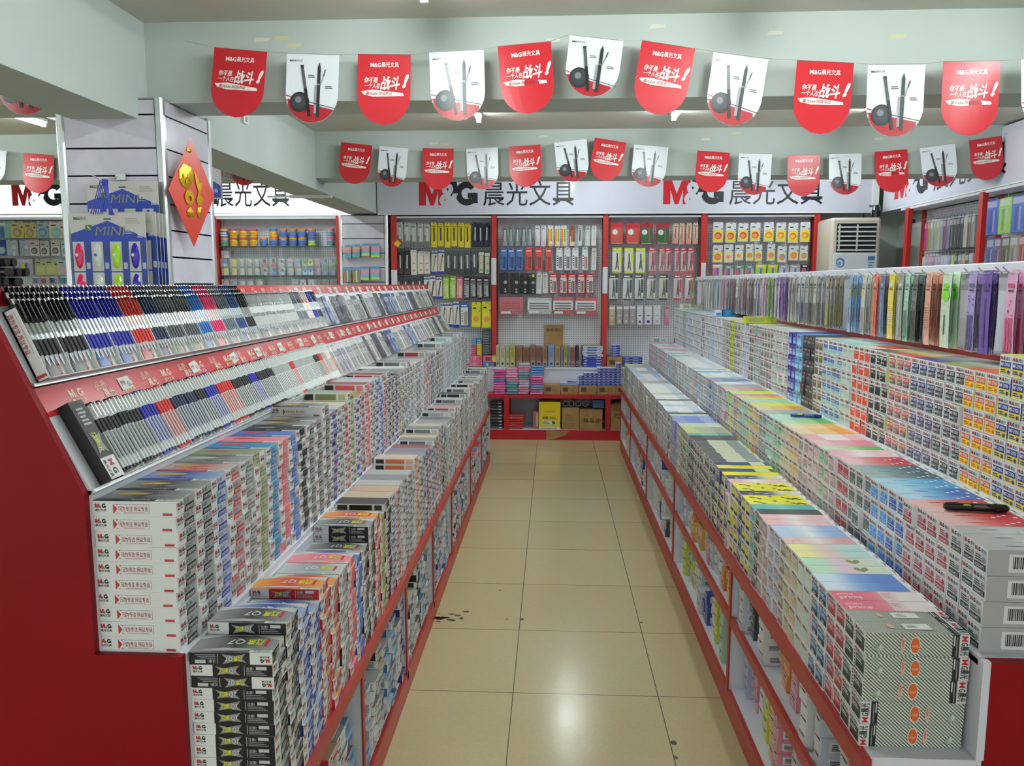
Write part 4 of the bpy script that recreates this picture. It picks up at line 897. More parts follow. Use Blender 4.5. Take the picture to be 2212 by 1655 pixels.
carton('lime_box', 'lime green box pulled forward on the top refill tier', 'box', (1.205, 1.40, 5.02, 5.075, 1.455, 1.495), '#c6d62e', art=lambda pl: pl.rel(.1, .2, .6, .8, H('#aab070')))
a = MB()
for s in range(28):
    t0, t1 = 2*math.pi*s/28, 2*math.pi*(s+1)/28
    for r0, z0, r1, z1 in ((.052,0,.052,.048), (.052,.048,.038,.048), (.038,.048,.038,0), (.038,0,.052,0)):
        a.face([(r0*math.cos(t0), r0*math.sin(t0), z0), (r0*math.cos(t1), r0*math.sin(t1), z0), (r1*math.cos(t1), r1*math.sin(t1), z1), (r1*math.cos(t0), r1*math.sin(t0), z1)], H('#1f7fa8'), GLOSS, r0 == r1)
tag(ob('tape_roll', a, None, (1.345, 6.14, 1.455)), 'blue roll of tape on the top refill tier', 'tape')
a = MB(); a.lathe([(.001,0,H('#2a2c2e')),(.03,0,H('#2a2c2e')),(.034,.02,H('#2a2c2e')),(.03,.028,H('#2a2c2e')),(.001,.028,H('#2a2c2e'))], 16); tag(ob('tape_dispenser', a, None, (1.39, 5.98, 1.455)), 'small dark tape dispenser beside the blue tape roll', 'tape')
# ---- bags hanging on hooks along the rail
BAGS = [(2205,'#d8a4c4','#d03a78','pink',3,.072,1), (2150,'#5a3a90','#3a2a68','purple',2,.05,0), (2118,'#9c8cc0','#4a4878','lavender',3,.05,1), (2062,'#bcd4bc','#78d02a','pale green',2,.075,2), (2022,'#dca088','#b07860','peach',3,.055,3),
 (1992,'#6a706c','#3a3e3c','charcoal',2,.05,1), (1975,'#a4d4bc','#6a8c80','mint',2,.05,1), (1960,'#8c948c','#c0c4b8','grey',2,.045,0), (1940,'#d8c84a','#e2dcb0','yellow striped',3,.055,3), (1920,'#5a708c','#8a98b0','slate blue',2,.05,0), (1905,'#dc6848','#e89878','orange red',3,.055,0),
 (1880,'#dcd8c8','#b4a89c','cream patterned',3,.055,1), (1850,'#8cb4dc','#b4b878','sky blue',3,.06,2), (1800,'#9c9480','#c8cc48','brown and lime',4,.05,1), (1772,'#c0c4b8','#7c7468','clear brown',3,.05,1), (1755,'#b8bcb0','#5c5c54','clear grey',3,.05,1), (1737,'#d4dce0','#3c50a0','white and blue',3,.05,1), (1716,'#dcdcc4','#b8a878','ivory',3,.05,2), (1700,'#7c3ca8','#9c6cc0','bright purple',3,.05,0), (1688,'#8c50b8','#643090','violet',2,.045,0),
 (1678,'#d8c83c','#b0a030','yellow',1,.035,0), (1670,'#58a844','#b0d080','green',2,.04,0), (1657,'#dcb0c0','#c890a4','soft pink',3,.05,0), (1640,'#c4c4d4','#5c5488','white and purple',3,.05,1), (1626,'#8c887c','#605c54','dark patterned',3,.05,1), (1612,'#a87880','#c8b4b0','dusty rose',2,.05,0), (1600,'#c8ccc0','#7c8478','white leafy',3,.05,1), (1588,'#a8587c','#c88ca4','dark pink',2,.045,0), (1578,'#8c8890','#58545c','grey printed',3,.05,1),
 (1565,'#dc94bc','#e8b8d0','magenta pink',3,.055,0), (1552,'#90c0d0','#b8d8e0','light blue',2,.05,0), (1542,'#a4d4c4','#c8e4dc','pale mint',2,.05,0), (1530,'#dcc8cc','#ccb0b8','pink white',4,.05,0), (1512,'#dcc8b4','#c0a48c','beige',3,.05,0), (1500,'#b4d020','#5c7c30','lime green',3,.05,0)]
BAGS2 = [('#8c9084','#6c7068','olive grey',3), ('#98988c','#b8b8ac','stone grey',3), ('#b8c8bc','#d0dcd4','grey green',3), ('#8ca4c4','#b4c4d8','powder blue',3), ('#a4b4bc','#c4d0d4','steel grey',3), ('#9cbcac','#6c9484','sea green',3), ('#3c5c50','#8cac9c','dark green',3), ('#6c9c94','#a4c4bc','teal',3), ('#dcccd0','#b8a8ac','pale rose',2), ('#dcdcc8','#a8a89c','cream',3), ('#3c3e44','#c8ccd0','black and white',3), ('#8ca0c8','#b8c4dc','denim blue',3), ('#d8a494','#b87c70','salmon',4), ('#dca898','#c0887c','pink brown',4), ('#c89c8c','#a87868','rosy brown',3), ('#b83c44','#d8ccc4','red and white',2), ('#c4ccc4','#8c9c90','grey patterned',3), ('#5c6cac','#b8c4dc','blue',3)]
hookm = MB(); hookm.path([(.0,0,.012), (-.02,0,.0), (-.13,0,-.004), (-.15,0,.014)], .0022, n=6); hookm.box(-.001, .004, -.012, .012, -.02, .02, W1, METAL); hook_mesh = hookm.mesh('hook')
def bag_mesh(c1, c2, wd, style, L=.245):
    a = MB(); A, B = (tuple(min(.9, q*1.3+.02) for q in H(c)[:3])+(1,) for c in (c1, c2)); X = wd/2; n = 6
    for s, dx in ((1, -.003), (-1, .003)):
        for i in range(n):
            z0, z1 = -L*i/n, -L*(i+1)/n; k0, k1 = math.sin(math.pi*i/n), math.sin(math.pi*(i+1)/n)
            P = [(dx*(.3+k0), s*X, z0), (dx*(.3+k0), -s*X, z0), (dx*(.3+k1), -s*X, z1), (dx*(.3+k1), s*X, z1)]
            a.face(P, A, FILM, True)
    a.box(-.0012, .0012, -X, X, -.0, .012, A, FILM)
    for s in (1, -1):
        pl = Pl(a, (-s*.0046, s*X, -L), (0,-s,0), (0,0,1), wd, L, m=FILM); rr = random.Random(c1+c2)
        pl.rel(.2, .84, .8, .885, B); pl.rel(.25, .79, .75, .81, INK)
        if style == 0: pl.rel(.42, .08, .58, .70, B)
        if style == 1:
            for q in range(3): pl.rel(.12+.27*q, .05, .30+.27*q, .48, B); pl.rel(.15+.27*q, .02, .27+.27*q, .08, INK, 2)
            for q in range(6): pl.ell(wd*rr.uniform(.2, .8), L*rr.uniform(.5, .75), wd*.07, L*.013, B, 1, 7)
        if style == 2: pl.ell(wd*.5, L*.74, wd*.42, L*.10, B, 1, 14); pl.rel(.42, .18, .52, .46, INK)
        if style == 3:
            for q in range(9): pl.rel(.08, .25+.035*q, .92, .262+.035*q, B)
    return a.mesh('refill_bag')
hk = 0
def hang(y, c1, c2, nm, n, wd, style):
    global hk
    o = ob('hook', hook_mesh, rpeg, (1.453, y, 1.735)); me = bag_mesh(c1, c2, wd, style)
    for q in range(n):
        b = ob('refill_bag', me, None, (1.453-.118+q*.022, y+.002*q, 1.7285), (R.uniform(-.03, .03), 0, R.uniform(-.18, .05)))
        tag(b, f'{nm} bag hanging {("frontmost", "second", "third", "fourth")[q]} on its hook, {nth(hk)} hook along the rail', 'bag', f'bags hanging on the rail of the refill stand')
    hk += 1
for u, c1, c2, nm, n, wd, style in BAGS: hang(at(u, 640, x=1.36).y, c1, c2, nm, n, wd, style)
y = at(1500, 640, x=1.36).y + .07
while y < 7.85:
    c = BAGS2[(hk-len(BAGS)) % len(BAGS2)]; hang(y, c[0], c[1], c[2], c[3], .05, R.choice((0, 1, 1, 2))); y += .15
for y in (1.84, 2.42): ob('hook', hook_mesh, rpeg, (1.453, y, 1.735))
# ---- small boxes in the open shelves below
SB = [('#c8d83a','lime'), ('#d8a84a','amber'), ('#dcdedc','white'), ('#c4ccd4','pale grey'), ('#d88a98','pink'), ('#a8c8b4','pale green'), ('#3a4ca0','blue'), ('#b8bcdc','lilac'), ('#e0dcc8','cream'), ('#4a4c50','charcoal'), ('#9cc4d8','sky blue'), ('#e08a3a','orange')]
def small_mesh(c, L, W, h):
    a = MB(); a.box(-L/2, L/2, -W/2, W/2, 0, h, H(c)); pl = Pl(a, (-L/2, W/2, 0), (0,-1,0), (0,0,1), W, h)
    pl.rel(.06, .06, .94, .94, H('#d9dbd8')); pl.rel(.12, .1, .88, .66, H(c), 2); pl.rel(.12, .74, .3, .88, H('#c03840'), 2); pl.rel(.35, .74, .8, .88, INK, 2); pl.lines(W*.2, h*.2, W*.5, h*.3, 3, H('#e2e4e0'), 3)
    q = Pl(a, (-L/2, -W/2, 0), (1,0,0), (0,0,1), L, h); q.rel(.1, .2, .5, .8, H('#d9dbd8')); q.lines(L*.14, h*.3, L*.3, h*.4, 4, INK); return a.mesh('small_box')
SM = {}; SBM = MB()
PL_ = {(0, 0): 'llwpnpmpgwpa', (0, 1): 'ckccwwcroow', (1, 0): 'wlglywbbcccw', (1, 1): 'gaaaowwcpb', (2, 0): 'bwcwwckwwwb', (2, 1): 'bkwwwwcw'}
cm = dict(l=0, a=1, w=2, c=3, p=4, g=5, b=6, m=7, n=7, y=0, k=9, s=10, o=11, r=4)
for b in range(5):
    for lv, z in ((0, .1005), (1, .3885)):
        y = DIV[b]+.05; i = 0; seq = PL_.get((b, lv), 'wcwgwbwcpwow')
        while y < DIV[b+1]-.055:
            c = SB[cm[seq[i % len(seq)]]]; W = (.050, .058, .064)[i % 3]; h = (.05, .044, .056)[i % 3]; L = (.2, .16, .12)[(i*7+b) % 3]
            top = .27 if lv == 0 else .2
            n = max(1, min(int(top*.9/h), R.choice((2, 2, 3, 3, 4)) + 2*(b == 0))); x = .79 + R.uniform(-.02, .05 if b == 0 else .03)
            if b > 2: n = min(n+1, int(top*.86/h))
            for j in range(n):
                if b > 1:
                    Mx = Matrix.Translation((x+L/2-.05+R.uniform(-.004, .004), y, z+j*h)) @ Matrix.Rotation(math.pi+R.uniform(-.05, .05), 4, 'Z'); low_box(SBM, Mx, L, W, h, H(c[0]), WC, H(c[0]), H(c[0])); continue
                if (c[0], L, W, h) not in SM: SM[c[0], L, W, h] = small_mesh(c[0], L, W, h)
                o = ob('small_box', SM[c[0], L, W, h], None, (x+L/2-.05+R.uniform(-.004, .004), y, z+j*h), (0,0,R.uniform(-.05, .05)))
                tag(o, f'{c[1]} box, {nth(j)} up in {nth(i)} stack, {("bottom","upper")[lv]} shelf, {nth(b)} compartment', 'box', 'small boxes in the open shelves of the refill stand')
            y += W + .009 + (R.random() < .2)*.05; i += 1
tag(ob('further_small_boxes', SBM), 'small mixed boxes in the far open compartments of the refill stand', 'boxes', kind='stuff')
# ------------------------------------------------------------------ goods hanging on the back pegboards
def peg_pack(name, cat, style, u0, u1, v0, v1, c, label, group, bayo, tf, d=.035, y=YP):
    k, ox, oy = tf
    A, B = at(ox+u0/k, oy+v1/k, y=y), at(ox+u1/k, oy+v0/k, y=y)
    w_, h_ = B.x-A.x, B.z-A.z; c = [H(q) for q in c]; a = MB(); c1, c2, c3 = (c+[INK, INK])[:3]
    key = 'Nobody'
    if style in 'cb':      # bag with a card header
        m = FILM; n = 5; X = w_/2
        for i in range(n):
            z0, z1 = h_*i/n, h_*(i+1)/n; t0, t1 = d*.5*math.sin(math.pi*min(1, .12+i/n*.88))+.004, d*.5*math.sin(math.pi*min(1, .12+(i+1)/n*.88))+.004
            for s in (-1, 1): a.face([(-X, 0, z0), (X, 0, z0), (X, 0, z1), (-X, 0, z1)][::s] if 0 else [(-X, s*t0*.3, z0), (X, s*t0*.3, z0), (X, s*t1*.3, z1), (-X, s*t1*.3, z1)], c1 if style == 'b' else c2, m)
            for s in (-1, 1): a.face([(s*X, -t0*.3, z0), (s*X, t0*.3, z0), (s*X, t1*.3, z1), (s*X, -t1*.3, z1)], c1, m)
        off = -(d*.15+.0015)
    else:
        e = min(.004, d*.2); a.bbox(-w_/2, w_/2, -d/2, d/2, 0, h_*(.93 if style in 'sfp' else .96), c1, CARD, e)
        a.box(-w_/2+.004, w_/2-.004, -d/2+.001, -d/2+.003, h_*.92, h_, c1, CARD); off = -d/2-.0006
    pl = Pl(a, (-w_/2, off, 0), (1,0,0), (0,0,1), w_, h_, m=FILM if style in 'cb' else CARD)
    if style not in 'b': pl.ell(w_*.5, h_*.955, w_*.12, h_*.014, H('#3a3c3e'), 3, 8)
    if style == 's':
        pl.rel(.04, .02, .96, .24, c2); pl.rel(.40, .26, .62, .80, c3); pl.lines(w_*.2, h_*.82, w_*.6, h_*.06, 2, INK); pl.rel(.1, .26, .3, .5, c2, 2)
    elif style == 'p':     # slanted pencil on a pale box
        pl.rel(.0, .0, 1, .12, c2); pl.poly([(w_*.2,h_*.16),(w_*.42,h_*.14),(w_*.80,h_*.72),(w_*.55,h_*.76)], c3, 2); pl.poly([(w_*.55,h_*.76),(w_*.8,h_*.72),(w_*.78,h_*.84)], INK, 2); pl.rel(.0, .88, 1, .93, c2)
    elif style == 'f':
        pl.rel(.08, .06, .92, .80, c2); 
        for x in (.42, .58, .72): pl.rel(x, .1, x+.1, .62, c3, 2)
        pl.lines(w_*.14, h_*.2, w_*.2, h_*.5, 5, c3, 2); pl.rel(.15, .84, .85, .9, H('#e6d9d6'))
    elif style == 'k':     # dark sleeve with round badge
        pl.ell(w_*.68, h_*.55, w_*.2, w_*.2, c3, 2, 12); pl.ell(w_*.66, h_*.22, w_*.12, w_*.12, c3, 2, 10); pl.ell(w_*.66, h_*.09, w_*.12, w_*.12, c3, 2, 10); pl.poly([(0,h_*.86),(w_*.5,h_*.9),(w_*.5,h_*.92),(0,h_*.88)], c2, 2)
        pl.ell(w_*.7, h_*.88, w_*.2, h_*.08, c2, 1, 10)
    elif style == 'n':     # neon stripes
        for i, q in enumerate(('#f0641e','#e8d23a','#58b43a','#f0a49a')): pl.rel(.1+.2*i, .06, .3+.2*i, .84, H(q))
        pl.ell(w_*.5, h_*.16, w_*.3, w_*.3, H('#e8dcb4'), 2, 12)
    elif style == 'd':     # white card with disc
        pl.rel(.06, .06, .94, .60, c2); pl.ell(w_*.5, h_*.34, w_*.34, w_*.34, c3, 2, 16); pl.ell(w_*.46, h_*.32, w_*.24, w_*.22, tuple(min(1, q*.55+.3) for q in c3[:3])+(1,) if name == 'tape_pack' else H('#f08a5a') if c3 != H('#e8783a') else H('#e8c43a'), 3, 9); pl.rel(.15, .74, .5, .8, INK); pl.ell(w_*.88, h_*.66, w_*.07, w_*.07, H('#2c4c9c'), 2, 8)
    elif style == 'c':     # drawing compass in a bag
        pl.rel(0, .86, 1, 1, c1); pl.poly([(w_*.45,h_*.78),(w_*.58,h_*.78),(w_*.62,h_*.5),(w_*.40,h_*.12),(w_*.32,h_*.12),(w_*.46,h_*.5)], c3, 2); pl.poly([(w_*.52,h_*.5),(w_*.62,h_*.5),(w_*.74,h_*.1),(w_*.66,h_*.1)], c3, 2)
        pl.rel(.04, .0, .96, .07, c1); pl.ell(w_*.55, h_*.25, w_*.16, h_*.07, H('#8d9092'), 1, 10); pl.rel(.1, .9, .7, .95, H('#e3e4e0'), 2); pl.rel(.72, .3, .95, .8, c1, 1)
    elif style == 'b':
        pl.rel(.05, .25, .95, .8, c2); 
        for i in range(3): pl.rel(.12, .3+.15*i, .88, .38+.15*i, c3, 2)
        pl.rel(.1, .05, .5, .18, H('#d8dad8'), 2); pl.rel(0, 0, .05, 1, c3, 2)
    elif style == 'h':     # bag with printed header, coloured contents
        pl.rel(0, .72, 1, .97, c2); pl.rel(.08, .05, .40, .70, c3); pl.rel(.42, .05, .62, .70, H('#5a6cb8') if c3 != INK else c1, 1); pl.rel(.2, .8, .7, .9, H('#e3e4e0'), 2)
    elif style == 'j':     # slim box with disc low down
        pl.rel(.1, .04, .9, .78, c2); pl.ell(w_*.5, h_*.18, w_*.22, w_*.22, c3, 2, 12); pl.rel(.3, .45, .7, .5, c3, 2); pl.rel(0, .80, 1, .93, H('#dddedc'), 1)
    elif style == 'v':     # pack with gift disc
        pl.rel(.04, .06, .96, .76, c2); pl.ell(w_*.35, h_*.56, w_*.22, w_*.22, H('#d9dcd8'), 2, 14); pl.rel(.66, .1, .74, .8, c3, 2); pl.rel(0, .86, 1, .97, c1, 2); pl.lines(w_*.1, h_*.02, w_*.8, h_*.05, 1, H('#d8cfae'), 2)
    o = ob(name, a, None, ((A.x+B.x)/2, y, A.z)); o.rotation_euler = (0, R.uniform(-.02, .02), R.uniform(-.08, .08))
    tag(o, label, cat, group)
    hkm = MB(); hkm.rod((0, YB-.001, 0), (0, y-d/2-.02, 0), .0018, n=6, m=METAL); hkm.rod((0, y-d/2-.02, 0), (0, y-d/2-.03, .012), .0018, n=6, m=METAL)
    ob('hook', hkm, PEGS[bayo.name], ((A.x+B.x)/2, 0, A.z+h_*.955))
def rows(name, cat, bayo, bayname, tf, spec):
    for ri, (v0, v1, items) in enumerate(spec):
        i = 0
        for style, nm, cols, spans in items:
            for a_, b_ in spans:
                peg_pack(name, cat, style, a_, b_, v0+R.uniform(-6, 6), v1+R.uniform(-6, 6), cols, f'{nm}, {nth(i)} in {nth(ri)} row, {bayname}', f'goods on the {bayname}', bayo, tf, d=.03); i += 1
def sp(x0, x1, n, gap=.12):
    s = (x1-x0)/n; return [(x0+s*i+s*gap/2, x0+s*(i+1)-s*gap/2) for i in range(n)]
rows('pencil_box', 'pencil box', bayA, 'bay beside the slatted pillar', (2.853, 700, 380), [
 (290, 440, [('s', 'grey and white pencil box', ('#c4c8c8','#7c8084','#e3e4e0'), sp(450, 655, 5)), ('s', 'yellow pencil box', ('#e0cc1e','#e6d64a','#3a3c34'), sp(658, 906, 6)), ('s', 'dark navy pencil box', ('#1c1c34','#2c2a4a','#d8d9dc'), sp(912, 1020, 3))]),
 (462, 606, [('s', 'black pencil box', ('#1c1c1f','#4a3030','#c8c8c4'), sp(451, 532, 2)), ('j', 'cream pencil box', ('#d9d2c9','#e3dcd4','#c9a08a'), sp(535, 657, 3)), ('p', 'white pencil box with blue base', ('#dcdad6','#2c3a94','#b49a7c'), sp(659, 742, 2)), ('s', 'dark clear pencil case', ('#5a6464','#3c4444','#d8dcdc'), sp(745, 946, 5)), ('j', 'cream and green pencil box', ('#3c6c44','#d0cdb4','#8fae7c'), sp(950, 1024, 2))]),
 (622, 758, [('s', 'pale grey box with dark cap', ('#44464a','#c9cbca','#c9cbca'), sp(441, 612, 4)), ('p', 'white pencil box with blue top', ('#dcdad6','#26309a','#6c4a40'), sp(613, 732, 3)), ('f', 'lime green pencil box', ('#86b82c','#a4cc4c','#dfe6c9'), sp(733, 814, 2)), ('f', 'pink pencil box', ('#d85a84','#e48aa8','#e6e2a4'), [(817, 853)]), ('f', 'black box with grey drawing', ('#1e2022','#6c7072','#c4c6c4'), sp(858, 1022, 4))]),
 (778, 932, [('p', 'white pencil box with blue ends', ('#dcdad6','#2c3494','#a88c6c'), sp(717, 837, 3)), ('f', 'blue pencil box with brown window', ('#2c64b4','#e0e0e0','#a07850'), [(842, 893)]), ('d', 'large yellow box', ('#dcd428','#e0dc3c','#d8b428'), sp(905, 1035, 2))])])
rows('pen_pack', 'pen pack', bayB, 'bay above the brown cartons', (6.367, 1040, 440), [
 (300, 590, [('s', 'grey clear pen pack', ('#6c7878','#8a9696','#d8dcdc'), sp(280, 715, 5, .3)), ('s', 'pinkish white pen pack', ('#d4d4d6','#d4b4c4','#dcdcdc'), sp(732, 893, 2)), ('n', 'neon striped pack', ('#d8d8d4','#f06a2c','#e8d23a'), sp(907, 1186, 3)), ('s', 'brown brush pack', ('#8c4c3c','#d4c8a4','#a86c58'), [(1208, 1287)]), ('s', 'silver pack with dark pen', ('#b4bcbc','#c8cccc','#2c2e32'), [(1315, 1385)]), ('s', 'silver white pack', ('#b8c0c0','#c8d0d0','#dce0e0'), [(1425, 1497)]), ('s', 'plain white pack', ('#d0d4d2','#dcdedc','#b4b8b8'), [(1507, 1580)])]),
 (610, 920, [('f', 'blue pen pack', ('#4c6cac','#5c7cbc','#1c2c5c'), sp(247, 573, 3)), ('f', 'red pen pack', ('#d83a34','#e0504a','#5c3434'), [(600, 700), (735, 838), (878, 970)]), ('f', 'white pen pack', ('#c8cad2','#dcdee2','#2a2c34'), sp(1017, 1345, 3)), ('f', 'white and teal pen pack', ('#a4c4c4','#dcdcdc','#a83a4c'), [(1378, 1472)]), ('s', 'narrow white pack', ('#d4d6d4','#dcdedc','#b4b8b8'), [(1507, 1580)])]),
 (955, 1240, [('k', 'black sleeve with round badges', ('#1e2022','#32363a','#a4a8a8'), [(252, 372), (402, 522)]), ('k', 'black and maroon sleeve', ('#1e1c1e','#5c2830','#a4a8a8'), [(528, 640)]), ('k', 'black sleeve with lime spot', ('#1e2022','#b4c828','#a4a8a8'), [(643, 745)]), ('s', 'slim white pack', ('#d0d2ce','#dadcd8','#a8aaa4'), sp(748, 920, 2)), ('f', 'red framed pen pack', ('#c8303a','#d8cccc','#2c2c30'), [(935, 1043), (1078, 1180), (1192, 1300), (1320, 1423), (1437, 1547)])]),
 (1290, 1520, [('b', 'clear bag of red boards', ('#b4505a','#c4444e','#8c2c38'), [(240, 572)]), ('b', 'silver bag of dark pens', ('#b4b8b8','#d0d4d2','#3c3e42'), [(615, 967)]), ('b', 'white and red bag of brushes', ('#b83840','#d4d6d4','#3c3e42'), [(972, 1270), (1275, 1590)])])])
rows('compass_pack', 'compass pack', bayC, 'bay of drawing compasses', (5.911, 1290, 440), [
 (248, 520, [('v', 'red gift pack', ('#c02838','#c84a44','#4c8c3c'), [(167, 333), (367, 540)]), ('v', 'green gift pack', ('#b02838','#2c6c48','#c84c44'), [(547, 712), (748, 915)]), ('s', 'pink and cream tall pack', ('#d8c4ac','#d8948c','#c84454'), sp(955, 1295, 4))]),
 (562, 880, [('c', 'yellow topped compass pack', ('#ccd81e','#dcdccc','#2c2e32'), [(190, 312), (348, 466), (490, 617)]), ('c', 'pink tall compass pack', ('#c82c48','#d4a8ac','#4c2c30'), [(655, 752), (782, 862), (866, 942), (985, 1052), (1066, 1142), (1152, 1236)])]),
 (905, 1235, [('c', 'black topped silver compass pack', ('#16181a','#c4ccca','#1c1e22'), [(150, 270), (325, 447), (480, 597)]), ('c', 'olive topped compass pack', ('#3c3e2c','#c8c8bc','#4c4e44'), [(630, 747), (785, 907)]), ('c', 'red topped compass pack', ('#c82c34','#d8c4cc','#343034'), [(970, 1082), (1120, 1236)])]),
 (1295, 1550, [('j', 'beige slim box', ('#c4b08c','#c8b494','#a48c68'), [(152, 228)]), ('j', 'grey slim box', ('#9c9494','#a49c9c','#d4d4d4'), sp(242, 494, 3)), ('j', 'white slim box with navy disc', ('#d0d0d8','#d8d8e0','#3c4484'), [(505, 586), (603, 700)]), ('j', 'white slim box with grey disc', ('#d0d0d4','#d8d8dc','#b4b4b8'), [(716, 812)]), ('s', 'small pink pack', ('#c49cac','#d86c9c','#d8a4bc'), [(856, 922)])])])
rows('pin_card', 'card of pins', bayD, 'bay beside the air conditioner', (2.4254, 1300, 380), [
 (242, 350, [('d', 'white card with red disc on yellow', ('#d8dade','#e8d430','#c8483c'), sp(576, 836, 4)), ('d', 'white card with coloured pins on yellow', ('#d8dade','#e8d838','#e8783a'), sp(842, 1095, 4))]),
 (362, 450, [('d', 'white card of orange clips', ('#d4d6da','#e8dc50','#e0783c'), [(578, 633)]), ('d', 'white card of pale yellow slips', ('#d4d6da','#e2dca4','#dcdcc4'), [(638, 690), (694, 742)]), ('d', 'white card with orange disc', ('#d4d6da','#dcdc8c','#d88454'), [(752, 796), (862, 908), (976, 1030)]), ('d', 'white card with pink disc', ('#d4d6da','#e0dc50','#d86c8c'), [(798, 842)]), ('d', 'white card with blue disc', ('#d4d6da','#dcdca0','#6c94c4'), [(916, 968), (1034, 1080)])]),
 (466, 530, [('h', 'pink topped bag of labels', ('#d0b0bc','#dcdcd8','#d86c84'), [(580, 632)]), ('h', 'green topped bag of labels', ('#b8b4b4','#4c9c7c','#d86474'), sp(636, 800, 3)), ('h', 'yellow topped bag of bright labels', ('#b4c83c','#e0d82c','#a4d43c'), [(802, 860), (864, 920)]), ('h', 'grey topped bag of labels', ('#b8bcc0','#a4a8b0','#c8ccd0'), [(924, 978), (982, 1038)]), ('h', 'dark topped bag of labels', ('#3c4044','#2c3034','#d85c6c'), [(1041, 1086)])])])
rows('tape_pack', 'tape pack', bayF, 'bay beyond clad pillar', (4.867, 0, 300), [
 (872, 1045, [('h', 'green tape pack', ('#8cc4b0','#a4ccbc','#4cac94'), [(-60, 118)]), ('d', 'yellow tape pack', ('#c8bc84','#d8cc6c','#b49454'), [(125, 248), (265, 385)]), ('d', 'pale blue tape pack', ('#a8bcc0','#9cb8c8','#5c9cb4'), [(398, 512)]), ('d', 'peach card with mint tape', ('#d8d0c4','#e0ccb8','#8cccc0'), [(530, 670)]), ('d', 'white tape pack', ('#d0d0c8','#dcdcd4','#c4c8a4'), [(682, 745)])]),
 (1065, 1235, [('d', 'deep blue tape pack', ('#2c4c9c','#3c64b4','#a4d4e4'), [(-20, 75)]), ('k', 'round ended white tape pack', ('#b4bcc8','#c4ccd4','#d8dce0'), [(84, 186), (217, 320)]), ('d', 'red edged white pack with yellow band', ('#d0b8b8','#dcd8d0','#4c4c50'), [(326, 412)]), ('d', 'white pack with yellow band', ('#c8c8b8','#dcdcd4','#5c5c60'), [(433, 515), (547, 630)]), ('d', 'white card with blue tape', ('#d4d8dc','#dce4e8','#3cacc8'), [(657, 742)])]),
 (1262, 1430, [('h', 'yellow sheet pack', ('#b4b0c0','#c8c4d0','#dcd84c'), [(85, 215), (222, 345)]), ('d', 'clear pack with yellow drop', ('#b8bc94','#c8cc8c','#d0d06c'), [(378, 480), (492, 605)]), ('d', 'pale card with pink print', ('#b4d0d4','#dcdcc0','#d8b0c4'), [(614, 745)])]),
 (1442, 1520, [('h', 'grey blue small pack', ('#a8acb8','#b8bcc4','#7c8494'), [(348, 432)]), ('h', 'red printed small pack', ('#c8b4a4','#d0bcac','#c84c3c'), [(440, 520)]), ('h', 'silver small pack', ('#b0b4c0','#c4c8d0','#4c5058'), [(532, 614)]), ('h', 'teal small pack', ('#4cacb0','#b4c8c8','#3c9cac'), [(645, 728)])])])
# sticky note packs on the slatted pillar
for q, (u0, u1, v0, v1, cs) in enumerate([(p, p+w_, v, v+vh, c) for p, w_, v, vh, c in ((1402, 62, 1143, 130, 0), (1478, 70, 1140, 130, 0), (1570, 75, 1130, 125, 1), (1665, 78, 1130, 140, 1), (1392, 70, 1370, 145, 2), (1480, 75, 1368, 150, 2), (1562, 78, 1360, 135, 1), (1660, 82, 1358, 135, 1))]):
    A, B = at(440+u0/4.598, 280+v1/4.598, y=8.76), at(440+u1/4.598, 280+v0/4.598, y=8.76); w_, h_ = B.x-A.x, B.z-A.z
    a = MB(); cols = (('#3c9cc0','#dc9c5c','#d8887c','#4c94b4','#48a0b8'), ('#3c98c8','#dc8c9c','#c890b0','#4cb4c8','#b4dc28'), ('#b46c2c','#2c8c6c','#dcc83c','#3c74b4','#a8683c'))[cs]
    if cs == 2:
        for i, c in enumerate(cols): a.box(-w_/2+w_*i/5, -w_/2+w_*(i+1)/5, 0, .03, 0, h_*.8, H(c), FILM)
    else:
        for i, c in enumerate(cols[1:]): a.box(-w_/2, w_/2, -.004*i, .034, h_*.8*(1-(i+1)/4), h_*.8*(1-i/4), H(c), FILM)
    a.box(-w_/2, w_/2, .008, .014, h_*.8, h_, H(cols[0] if cs != 2 else '#3c98c8'), FILM)
    o = ob('sticky_note_pack', a, None, ((A.x+B.x)/2, 8.762, A.z)); hm = MB(); hm.rod((0, .056, h_*.9), (0, -.01, h_*.9), .0018, n=6, m=METAL); ob('hook', hm, o)
    tag(o, f'{("blue topped orange", "pink blue and lime striped", "rainbow banded")[cs]} sticky note pack, {nth(q % 4)} in {("upper", "lower")[q//4]} row, slatted pillar', 'sticky notes', 'sticky note packs on the slatted pillar')
# ------------------------------------------------------------------ tubs and toy sharpeners on the glass shelves
tf7 = lambda p, q: (450+p/7.628, 460+q/7.628)
zs1, zs2 = zv(530), zv(595)
def on_shelf(p, z, y=8.90): return Vector((at(tf7(p, 0)[0], 530, y=y).x, y, z))
def tub(p, lvl, cols, nm, i):
    P = on_shelf(p, zs1 + lvl*.098); c = [H(q) for q in cols]
    a = MB(); a.lathe([(.001,0,c[0]),(.043,0,c[0]),(.045,.012,c[2]),(.045,.03,c[0]),(.045,.066,c[0]),(.043,.072,c[2])], 16); 
    for q in range(5): t = -2.6+q*.42; Pl(a, (.0455*math.cos(t), .0455*math.sin(t), .03), (-math.sin(t), math.cos(t), 0), (0,0,1)).ell(0, .018, .012, .012, c[2], 2, 8)
    o = ob('clay_tub', a, None, P); b = MB(); b.lathe([(.043,.072,c[1]),(.046,.074,c[1]),(.046,.090,c[1]),(.042,.096,c[1]),(.001,.096,c[1])], 16); ob('lid', b, o)
    tag(o, f'{nm} clay tub, {nth(i)} along the {("bottom", "upper")[lvl]} layer on the top glass shelf', 'tub', 'clay tubs on the top glass shelf')
